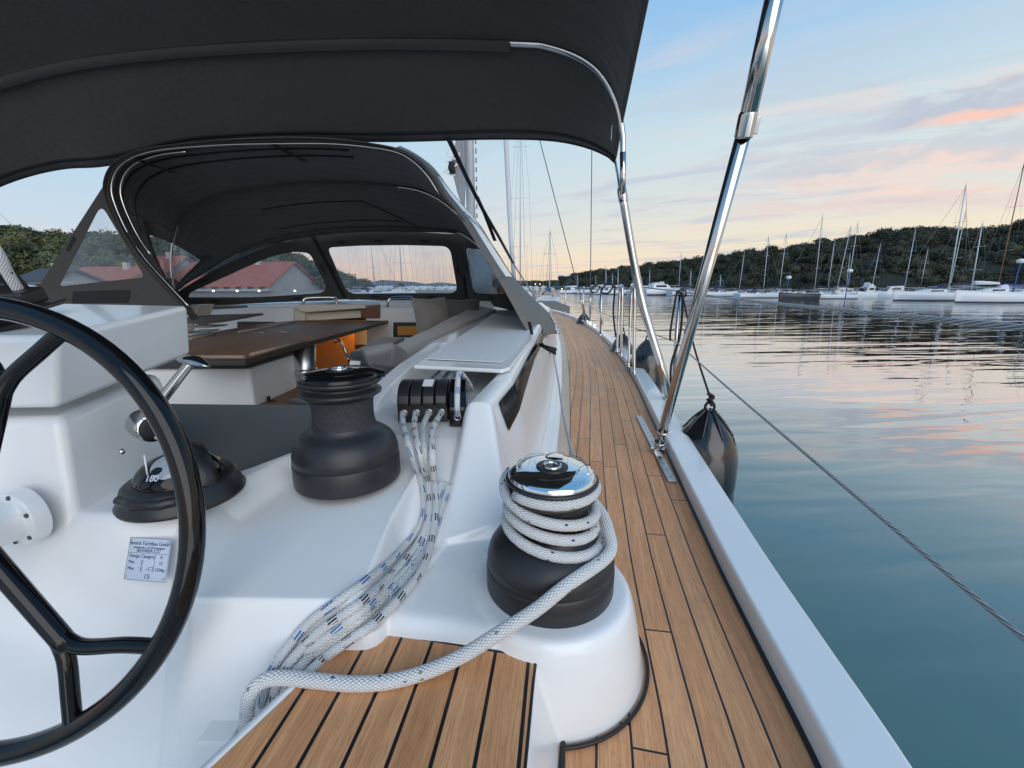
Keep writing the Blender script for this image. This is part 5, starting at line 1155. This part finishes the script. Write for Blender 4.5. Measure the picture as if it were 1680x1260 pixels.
panel([(286, 482), (345, 446), (400, 420), (450, 401), (512, 386)], [(568, 491), (450, 496), (340, 502), (292, 504)], [[(309, 488), (312, 480), (385, 447), (440, 422), (480, 413), (508, 415), (541, 480), (420, 488)]], (jt1, jb1, lf), hood, rr=.3)
panel([(754, 383), (778, 394), (800, 411), (822, 438), (842, 474), (858, 502)], [(866, 516), (766, 492)], [[(764, 407), (788, 409), (812, 440), (832, 483), (777, 481)]], (jt2, jb2, rf_), hood)
for a, b_ in ((jt1, jb1), (jt2, jb2)):
    v_ = (Vector((0, 0, EYE)) - a).normalized() * .02; m = MB(); w_ = Vector((.022, 0, 0)); m.quad(a - w_ + v_, a + w_ + v_, b_ + w_ + v_, b_ - w_ + v_); m.build('seam', seam_m, hood)
# port wing with the triangular window
w0 = AF[-2]; wn_ = Vector((1, -.35, .0))
wp3 = (PLN(176, 318, sf, NA), PLN(300, 500, sf, NA), D(40, 505, 3.0))
panel([(173, 300), (180, 335), (205, 385), (232, 425), (275, 472), (305, 505)], [(170, 506), (40, 506)], [[(166, 335), (238, 455), (160, 463), (97, 470)]], wp3, hood, rr=.12)
m = MB(); a, b_, c_ = wp3; n_ = (b_ - a).cross(c_ - a).normalized(); vv = (Vector((0, 0, EYE)) - a).normalized() * .008
m.poly([PLN(x, y, a, n_) + vv for x, y in ((120, 478), (214, 475), (210, 496), (118, 497))]); m.build('velcro_patch', seam_m, hood)
# front base of the hood along the coachroof, lower right lacing straps
for k, (ax_, ay_, bx_, by_) in enumerate(((868, 528, 882, 592), (880, 553, 900, 576), (889, 540, 884, 572), (896, 530, 893, 560), (903, 522, 901, 548))):
    a, b_ = D(ax_, ay_, 2.55 + .25 * k), D(bx_, by_, 2.5 + .25 * k); m = MB(); d2 = Vector((.010, 0, 0)); m.grid([[a - d2, a + d2], [a.lerp(b_, .5) - d2 + Vector((.005, 0, .0)), a.lerp(b_, .5) + d2], [b_ - d2, b_ + d2]]); m.build('strap', seam_m, hood, solid=.003)
m = MB(); a, b_ = D(884, 565, 2.5), D(912, 577, 2.45); m.grid([[a + Vector((0, 0, .008)), a - Vector((0, 0, .008))], [b_ + Vector((0, 0, .022)), b_ - Vector((0, 0, .022))]]); m.build('strap', seam_m, hood, solid=.003)
# black stay straps between canopy and hood
for pts in ([(735, 226, 2.92), (765, 290, 3.4), (790, 340, 3.9), (818, 388, 4.6), (842, 432, 5.4)], [(782, 322, 3.7), (795, 350, 3.9), (812, 395, 4.2)]):
    q3 = [D(x, y, Y) for x, y, Y in pts]; m = MB(); m.grid([[p - Vector((.016, 0, 0)), p + Vector((.016, 0, 0))] for p in q3]); o = m.build('stay_strap', seam_m, bim, solid=.004)
# ---------------------------------------------------------------- cockpit
def cockpit_box(name, pts, off, mt, parent=None, bevel=.01): m = MB(); m.prism(pts, off); return m.build(name, mt, parent or yacht, bevel=bevel)
# forward ledge and bulkheads
def slab(name, px4, Y0, thick, mt, bevel=.012, parent=None, back=.5):
    """a body whose front face is the pixel outline at distance Y0, running forward"""
    pts = [D(x, y, Y0) for x, y in px4]; return cockpit_box(name, pts[::-1], (back * .075, back, 0), mt, parent, bevel)
slab('ledge', [(300, 503), (300, 526), (880, 522), (880, 494), (640, 494), (445, 499)], 5.25, .3, gelm, back=.9)
bh = slab('cabin_bulkhead', [(600, 505), (600, 640), (742, 640), (742, 503)], 4.9, .3, gelm, back=.3)
wf = slab('cabin_window_frame', [(645, 529), (645, 553), (702, 553), (702, 529)], 4.87, .1, plast, bevel=.004, back=.05)
slab('window_pane', [(652, 535), (652, 550), (700, 550), (700, 535)], 4.86, .1, wood_o, bevel=0, parent=wf, back=.02)
slab('cabin_bulkhead', [(318, 510), (318, 640), (482, 640), (482, 505), (400, 505)], 5.0, .3, gelm, back=.3)
slab('cabin_window_frame', [(389, 528), (389, 545), (449, 545), (449, 528)], 4.97, .1, plast, bevel=.004, back=.05)
slab('sliding_hatch', [(485, 507), (500, 513), (600, 506), (598, 499), (487, 500)], 4.8, .1, cream, back=.5)
slab('hatch_rail', [(485, 514), (485, 528), (600, 521), (600, 508)], 4.95, .1, cream, back=.2)
slab('companionway_side', [(482, 508), (482, 650), (500, 650), (500, 508)], 4.9, .1, cream, back=.6)
# lit companionway: warm wooden interior with a lamp inside
slab('wood_panel', [(505, 548), (505, 660), (580, 660), (580, 540)], 5.15, .1, wood_o, bevel=.004, back=.05)
wp2 = slab('wood_panel', [(572, 528), (572, 660), (625, 660), (625, 524)], 5.7, .1, wood_o, bevel=.004, back=.05); wp2['label'] = 'bright orange lit wood panel'
slab('wood_step', [(540, 520), (600, 515), (625, 525), (560, 534)], 5.5, .1, wood_o, bevel=.004, back=.05)
slab('varnished_board', [(592, 503), (592, 522), (622, 522), (622, 500)], 4.86, .1, mat('varnished_dark', (.14, .055, .03), .3)[0], bevel=.003, back=.04)
m = MB(); m.tube(smooth_path([D(549, 561, 4.7), D(555, 558, 4.65), D(562, 566, 4.65), D(572, 590, 4.65), D(574, 606, 4.7)], 5), .018, 10); m.build('grab_rail', chrome, yacht)
il = bpy.data.lights.new('cabin_lamp', 'POINT'); il.energy = 7; il.color = (1.0, .52, .16); il.shadow_soft_size = .25; ilo = bpy.data.objects.new('cabin_lamp', il); S.collection.objects.link(ilo); ilo.location = D(588, 536, 5.0); ilo['kind'] = 'structure'
for x0, x1, y, Y in ((497, 552, 499, 4.85), (636, 678, 499, 4.95)):
    m = MB(); m.tube(smooth_path([D(x0, y + 6, Y), D(x0 + 1, y - 5, Y), D(x0 + 8, y - 10, Y + .02), D(x1 - 8, y - 11, Y + .1), D(x1 - 1, y - 7, Y + .12), D(x1, y + 3, Y + .12)], 5), .016, 10); m.build('hand_rail', chrome, yacht)
# table
tz = .36
tab_px = [(300, 552), (440, 530), (546, 520), (650, 522), (600, 536), (458, 573), (402, 590), (300, 590)]
tp = [P(x, y, tz) for x, y in tab_px]
m = MB(); c0_ = P(402, 590, tz); dirt = (P(620, 530, tz) - c0_).normalized(); nt_ = Vector((dirt.y, -dirt.x, 0))
m.poly(tp[::-1], [((p - c0_).dot(nt_) + 3, (p - c0_).dot(dirt)) for p in tp[::-1]]); tt = m.build('cockpit_table', teak_table, yacht)
m = MB(); m.prism([p - Vector((0, 0, .034)) for p in tp[::-1]], (0, 0, .031)); m.build('table_rim', mat('table_dark', (.055, .045, .036), .4)[0], tt, bevel=.004)
fid = mat('fiddle_wood', (.30, .24, .19), .4)[0]
for a_, b_ in (((402, 586), (315, 586)), ((412, 582), (498, 560)), ((312, 556), (352, 548)), ((392, 545), (485, 529)), ((548, 521), (640, 522))):
    m = MB(); a, b2_ = P(a_[0], a_[1], tz + .005), P(b_[0], b_[1], tz + .005); m.tube([a, b2_], .012, 8); m.build('fiddle', fid, tt)
for px, py in ((423, 546), (466, 545), (515, 531)): m = MB(); p = P(px, py, tz + .002); m.box(p, (.09, .05, .003)); m.build('inlay', chrome, tt)
m = MB(); lp = P(500, 600, .25); lb0, lb1 = D(500, 567, 3.05), D(500, 665, 3.05); m.tube([lb0, lb1], .073, 28); lg = m.build('table_leg', alu, tt)
m = MB(); m.lathe([(.066, .02), (.085, .015), (.088, -.015), (.078, -.03), (.078, -.35)], c=D(500, 608, 3.05), n=28); m.build('leg_collar', alu, lg)
# storage box under the table
m = MB(); q4 = [D(180, 592, 2.5), D(407, 592, 2.5), D(492, 566, 3.1), D(180, 560, 3.3)]; m.prism([Vector((p.x, p.y, .02)) for p in q4], (0, 0, tz - .092 - .02)); m.build('table_base', gelm, tt, bevel=.018)
m = MB(); q4 = [D(180, 578, 2.47), D(403, 578, 2.47), D(480, 556, 3.0), D(180, 556, 3.1)]; zt_ = tz - .037; m.prism([Vector((p.x, p.y, zt_ - .055)) for p in q4], (0, 0, .055)); m.build('base_lid', fabric_d, tt, bevel=.012)
m = MB(); p = D(441, 656, 2.62); m.box(p, (.012, .02, .045)); m.box(p + Vector((.02, 0, -.01)), (.03, .02, .012)); m.build('latch', plast, tt)
# port side pieces beyond the table
slab('port_table', [(305, 520), (305, 531), (330, 533), (402, 520), (398, 517), (330, 519)], 4.2, .1, mat('grey_teak', (.10, .085, .075), .6)[0], bevel=.003, back=.3)
for k, (x0, x1, y0) in enumerate(((305, 345, 535), (305, 330, 543), (305, 350, 548))): slab('seat_slat', [(x0, y0), (x0, y0 + 5), (x1, y0 + 3), (x1 + 6, y0)], 4.0 - .2 * k, .1, (fid, fabric_g, cream)[k], bevel=.003, back=.2)
slab('beige_pillar', [(312, 500), (309, 519), (322, 519), (329, 500)], 4.6, .1, cream, bevel=.01, back=.2)
slab('port_coaming', [(330, 502), (326, 517), (300, 560), (300, 640), (392, 640), (392, 502)], 5.1, .1, fabric_g, bevel=.01, back=.3)
# --- cushions (loose)
def cushion(name, pts, off, mt, label, cat='cushion', bevel=.03, group=None):
    m = MB(); m.prism(pts, off); o = m.build(name, mt, None, bevel=bevel, seg=4); tag(o, label, cat, group); return o
top_z = .56
bk0 = [D(640, 563, 2.25), D(664, 577, 2.05), D(664, 604, 2.05), D(642, 612, 2.05), D(592, 600, 2.25), D(600, 571, 2.3)]
a0, a1, a2, a3 = D(645, 566, 2.25), D(665, 577, 2.05), D(665, 603, 2.05), D(645, 608, 2.2)
b0_, b1_, b2_, b3_ = D(780, 500, 4.8), D(815, 507, 4.7), D(815, 513, 4.7), D(780, 515, 4.8)
m = MB(); rws = []
for k in range(9):
    s = k / 8; rws.append([p.lerp(q_, s) + Vector((0, 0, .004 * math.sin(k * 2.1))) for p, q_ in zip((a0, a1, a2, a3), (b0_, b1_, b2_, b3_))])
m.grid(rws, closed=True, smooth=False); m.face((0, 1, 2, 3)); m.face(tuple(len(m.v) - 1 - k for k in range(4)))
o = m.build('backrest_cushion', fabric_t, None, bevel=.022, seg=4); tag(o, 'long taupe bolster cushion lying along the inner coaming beside the lid', 'cushion')
m = MB(); m.v = [tuple(p) for p in (D(595, 571, 2.32), D(645, 563, 2.26), D(667, 578, 2.03), D(664, 592, 2.03), D(612, 596, 2.1), D(640, 600, 2.1), D(664, 604, 2.03), D(616, 618, 2.2), D(592, 602, 2.3))]
m.face((0, 8, 7, 4)); m.face((0, 4, 5, 1)); m.face((1, 5, 3, 2)); m.face((4, 7, 6, 5)); m.face((5, 6, 3))
o = m.build('cushion_end_flap', fabric_g, None, bevel=.004, seg=2, solid=.01); tag(o, 'grey folded fabric end of the long bolster cushion', 'cushion cover')
cushion('seat_cushion', [D(572, 577, 2.4), D(572, 591, 2.4), D(620, 591, 2.4), D(622, 576, 2.4)], (-.02, .7, .0), fabric_d, 'small dark grey seat cushion beside the folded cushion end', bevel=.02)
slab('seat_front', [(572, 592), (572, 650), (640, 650), (640, 592)], 2.42, .1, gelm, back=.7)
def pillow(c, w, h, d_, yaw, tilt, mt, label):
    m = MB(); nU = 14; rwsF = []
    Mq = Matrix.Rotation(yaw, 3, 'Z') @ Matrix.Rotation(tilt, 3, 'X')
    for sgn in (1, -1):
        rr_ = []
        for i in range(nU + 1):
            row = []
            for j in range(nU + 1):
                u, v = i / nU * 2 - 1, j / nU * 2 - 1; e = (1 - abs(u) ** 2.6) ** .55 * (1 - abs(v) ** 2.6) ** .55
                pin = 1 - .10 * (1 - abs(u)) * abs(v) - .0; pin2 = 1 - .10 * (1 - abs(v)) * abs(u)
                wr = .012 * math.sin(5 * u + 3 * v) * e
                row.append(Vector(c) + Mq @ Vector((u * w / 2 * pin2, sgn * (d_ / 2 * e + wr * .4), v * h / 2 * pin)))
            rr_.append(row)
        m.grid(rr_ if sgn > 0 else rr_[::-1])
    o = m.build('pillow', mt, None); tag(o, label, 'pillow'); return o
pillow(D(709, 521, 3.6), .32, .34, .20, R(42), R(-14), fabric_t, 'plump taupe pillow leaning on the bolster, left of the grey one')
pillow(D(757, 513, 4.3), .38, .28, .18, R(8), R(-16), fabric_g, 'grey pillow standing behind the taupe one')
# helm seat pad behind the coaming
cushion('seat_cushion', [P(180, 676, .20), P(520, 680, .20), Vector((-.60, 1.16, .20)), Vector((-.72, 1.03, .20)), Vector((-2.0, .98, .20))], (0, 0, .045), fabric_d, 'wide dark grey sun pad behind the compass and left winch', bevel=.015)
cushion('seat_cushion', [P(470, 662, .19), P(545, 650, .19), Vector((-.62, 1.7, .19)), Vector((-.9, 1.9, .19))], (0, 0, .02), fabric_d, 'dark grey cushion corner touching the table leg', bevel=.008)
# ---------------------------------------------------------------- stanchions and lifelines
def stanchion(base, top, r=.0125, label=None, eye=True):
    m = MB(); m.tube([base, top], r, 14); o = m.build('stanchion', chrome, yacht)
    m = MB(); m.lathe([(r * 1.1, -.004), (r * 2.2, -.004), (r * 2.2, .004), (r * 1.25, .010), (r * 1.25, .03)], c=base, n=20); m.build('stanchion_foot', chrome, o)
    m = MB(); m.lathe([(r * 1.25, -.02), (r * 1.3, .0), (r * .9, .012), (.0001, .016)], c=top, n=14); m.build('cap', chrome, o)
    return o
def on_cap(px, py): return P(px, py, .061)
tops = []
st = [((1104, 640), (1115, 478)), ((985, 551), (987, 472)), ((956, 527), (958, 471)), ((927, 513), (928, 471))]
for (b_, t_) in st:
    base = on_cap(*b_); tpz = D(t_[0], t_[1], base.y + .01); stanchion(base, tpz, .0125 if b_[0] > 1000 else .0135); tops.append(tpz)
# gate hoops (two pairs)
for (x0, y0, x1, y1, xt0, xt1) in ((1012, 577, 1019, 584, 1017, 1021), (1031, 601, 1040, 613, 1036, 1041)):
    a, b_ = on_cap(x0, y0), on_cap(x1, y1); ta_, tb_ = D(xt0, 474, a.y), D(xt1, 474, b_.y); mt_ = (ta_ + tb_) / 2 + Vector((0, 0, .02))
    m = MB(); m.tube(smooth_path([a, a.lerp(ta_, .5), ta_, mt_, tb_, tb_.lerp(b_, .5), b_], 6), .0125, 14); o = m.build('gate_hoop', chrome, yacht)
    for p in (a, b_): m = MB(); m.lathe([(.016, -.004), (.028, -.004), (.028, .004), (.016, .010), (.014, .03)], c=p, n=18); m.build('stanchion_foot', chrome, o)
    tops.append(mt_)
near = tops[0]; g1, g2 = tops[4], tops[5]; lw = .0042
def wire(pts, r, name='lifeline'): m = MB(); m.tube(pts, r, 8); return m.build(name, wire_m, yacht)
endp = T(1760, 545, .50)
wire(smooth_path([near, near.lerp(endp, .5) + Vector((0, 0, -.008)), endp], 20), .0048)
low_near = near + (on_cap(1104, 640) - near) * .5
wire(smooth_path([low_near, low_near.lerp(T(1700, 1066, .46), .5) + Vector((0, 0, -.006)), T(1760, 1115, .45)], 20), .0036)
wire([near, g2], .0045); wire([g1, tops[1]], .0045); wire([tops[1], tops[2]], .0045); wire([tops[2], tops[3]], .0045); wire([tops[3], D(906, 470, 14.0)], .0045)
wire([low_near, g2 + Vector((0, 0, -.32))], .0036); wire([g1 + Vector((0, 0, -.32)), tops[1] + Vector((0, 0, -.33)), tops[2] + Vector((0, 0, -.33)), tops[3] + Vector((0, 0, -.33))], .0036)
# ---------------------------------------------------------------- fenders hanging outside
def fender(top, L_, r, label, line_top, yaw=0):
    t_ = empty('fender', top); tag(t_, label, 'fender', 'black fenders hanging outside the toe rail')
    m = MB(); pr_ = [(.0001, 0), (.016, -.002), (.030, -.012), (r * .42, -.05), (r * .70, -.10), (r * .78, -.118), (r * .80, -.122), (r * .93, -.17), (r * .99, -.23), (r, -.30), (r * 1.0, -.36), (r * .97, -.39), (r * 1.0, -.42), (r, -L_ * .75), (r * .8, -L_ * .9), (.03, -L_), (.0001, -L_)]
    m.lathe(pr_, n=48); b_ = m.build('fender_body', mat('fender_black', (.012, .012, .014), .22, **{'Coat Weight': .5})[0] if 'fender_black' not in MATS else MATS['fender_black'], t_)
    m = MB()
    for k in range(8):
        a = 2 * math.pi * k / 8 + .2; m.tube(smooth_path([(.022 * math.cos(a), .022 * math.sin(a), -.002), (r * .45 * math.cos(a), r * .45 * math.sin(a), -.046), (r * .76 * math.cos(a), r * .76 * math.sin(a), -.108)], 4), lambda s: .007 * (1 - .6 * s), 6)
    tag(m.build('rib', MATS['fender_black'], b_), kind='stuff')
    m = MB(); m.tube([(.022 * math.cos(a), .0, .012 + .026 * math.sin(a)) for a in [2 * math.pi * k / 16 for k in range(16)]], .0065, 8, closed=True); m.build('eye_loop', rope_dark, t_)
    lt = Vector(line_top) - Vector(top); m = MB(); m.tube(smooth_path([(0, 0, .03), (0, 0, .05), lt * .5 + Vector((.0, 0, -.012)), lt], 6), .0055, 8); ln = m.build('lanyard', rope_dark, t_)
    m = MB(); m.tube([(.012 * math.cos(k * .9), .012 * math.sin(k * .9), .035 + .004 * k) for k in range(12)], .0075, 8); m.build('knot', rope_dark, ln)
    return t_
fender(T(1164, 672, 2.02), .95, .148, 'large black fender nearest the helm, hanging below the near stanchion', near + Vector((.02, 0, -.02)))
fender(T(1058, 562, 3.7) + Vector((.03, 0, .02)), .9, .15, 'black fender with a brown lower half hanging beside the gate stanchions', g2 + Vector((.02, 0, 0)))
fender(T(1013, 548, 4.9) + Vector((.06, 0, 0)), .9, .14, 'black fender partly hidden by the gate stanchions, second from the bow', g1 + Vector((.02, 0, 0)))
fender(D(954, 514, 8.6) + Vector((.05, 0, 0)), .9, .16, 'black fender furthest forward, beside the shroud', tops[2])
# spare dark line hanked on the stanchions
def hank(p, label, s=1.0, ln=.42):
    m = MB(); 
    m.tube(smooth_path([p + Vector((.0, -.02, .01)), p + Vector((.03 * s, -.02, .0)), p + Vector((.035 * s, -.01, -.03)), p + Vector((.01, -.02, -.02)), p + Vector((-.02, -.02, .0)), p + Vector((-.03, -.02, -.05)), p + Vector((-.045 * s, -.02, -ln * .6)), p + Vector((-.04 * s, -.02, -ln * .75))], 6), .007, 8)
    m.tube(smooth_path([p + Vector((.0, -.02, .01)), p + Vector((.015, -.03, -.08)), p + Vector((.018, -.02, -ln * .7)), p + Vector((-.02, -.02, -ln * 1.1)), p + Vector((-.015, -.02, -ln * 1.45))], 6), .008, 8)
    o = m.build('lashing', rope_dark); tag(o, label, 'rope')
hank(near, 'black cord knotted to the near stanchion and hanging down')
for i, (p, lb) in enumerate(((g1 + Vector((-.06, -.02, 0)), 'black cord looped beside the left gate hoop'), (tops[1], 'black cord tied to the third stanchion from the bow'))):
    m = MB(); m.tube(smooth_path([p, p + Vector((-.09, 0, .03)), p + Vector((-.14, 0, -.05)), p + Vector((-.07, 0, -.06)), p + Vector((-.01, 0, .0)), p + Vector((-.01, 0, -.25)), p + Vector((.03, 0, -.5))], 6), .009, 8); o = m.build('lashing', rope_dark); tag(o, lb, 'rope')
# ---------------------------------------------------------------- own mast, sail and shrouds
def tube_part(pts, r, name, mt, parent=None, n=12): m = MB(); m.tube(pts, r, n); return m.build(name, mt, parent or yacht)
mY = 7.6; mb0 = D(776, 480, mY); mt0 = D(764, 60, mY)
mast = tube_part([Vector((mb0.x, mY, .5)), mt0 + Vector((0, 0, 3))], .075, 'mast', mast_m)
m = MB(); 
for i in range(26): pz = D(784, 228, mY - .1).z + .0; m.box(Vector((mt0.x + .13, mY - .05, .9 + i * .14)), (.02, .03, .07))
tag(m.build('sail_track', mastd, mast), kind='stuff')
sm_, q, b = mat('mainsail', (.26, .26, .275), .8); bump(q, b, q.noise(q.scale(objco(q), (6, 6, 1)), 3, 4), .05, .8)
m = MB(); sp_ = [(750, 150), (748, 228), (741, 262), (742, 282), (750, 315), (761, 345), (763, 300), (761, 150)]
m.prism([D(x, y, mY - .25) for x, y in sp_], (0, .12, 0)); sail = m.build('mainsail', sm_, mast, bevel=.02)
text('NE', .30, sailw, mast, Matrix.Translation(D(757, 286, mY - .28)) @ Matrix.Rotation(R(80), 4, 'Y') @ Matrix.Rotation(R(90), 4, 'X') if False else Matrix.Translation(D(746, 292, mY - .29)) @ Matrix.Rotation(R(90), 4, 'X') @ Matrix.Rotation(R(75), 4, 'Z'))
tube_part([D(742, 266, mY - .3), D(740, 274, mY - .3), D(743, 284, mY - .3)], .05, 'batten_end', rope_dark, mast)
gen = tube_part([D(845, 475, 13.0), D(838, 390, 12.6), D(830, 228, 12.0), D(824, 60, 11.4)], .062, 'furled_genoa', sailw)
def shroud(a, b_, r=.007):
    o = tube_part([a, b_], r, 'shroud', mastd); ax = (b_ - a).normalized(); m = MB(); m.tube([a, a + ax * .16, a + ax * .2, a + ax * .42, a + ax * .5], lambda s: .012 if s < .3 else (.022 if s < .8 else .012), 10); m.build('turnbuckle', chrome, o); return o
s0 = P(963, 529, .06); shroud(s0, s0 + (D(885, 228, 6.9) - s0) * 1.5)
s1 = P(968, 531, .06); shroud(s1, s1 + (D(971, 245, 7.2) - s1) * 1.8)
for x, y in ((963, 529), (968, 531), (975, 536)): m = MB(); p = P(x, y, .062); m.box(p + Vector((0, 0, .02)), (.05, .02, .05)); m.build('chain_plate', chrome, yacht, bevel=.003)
# blocks and fittings along the cabin top edge
for k, (x, y, Y) in enumerate(((912, 536, 4.6), (914, 545, 4.0), (909, 528, 5.6))): m = MB(); m.lathe([(.03, -.01), (.035, 0), (.03, .012), (.0001, .014)], c=D(x, y, Y), n=16); m.build('deck_block', chrome, yacht)
m = MB(); m.tube(smooth_path([D(905, 545, 3.6), D(908, 530, 4.6), D(897, 512, 6.5), D(893, 500, 7.5)], 5), .01, 8); m.build('lacing_cord', rope_dark, yacht)
rope([D(842, 432, 5.6), D(866, 470, 5.6), D(880, 492, 5.6)], .008, mastd, 'thin dark halyard running past the spray hood side')
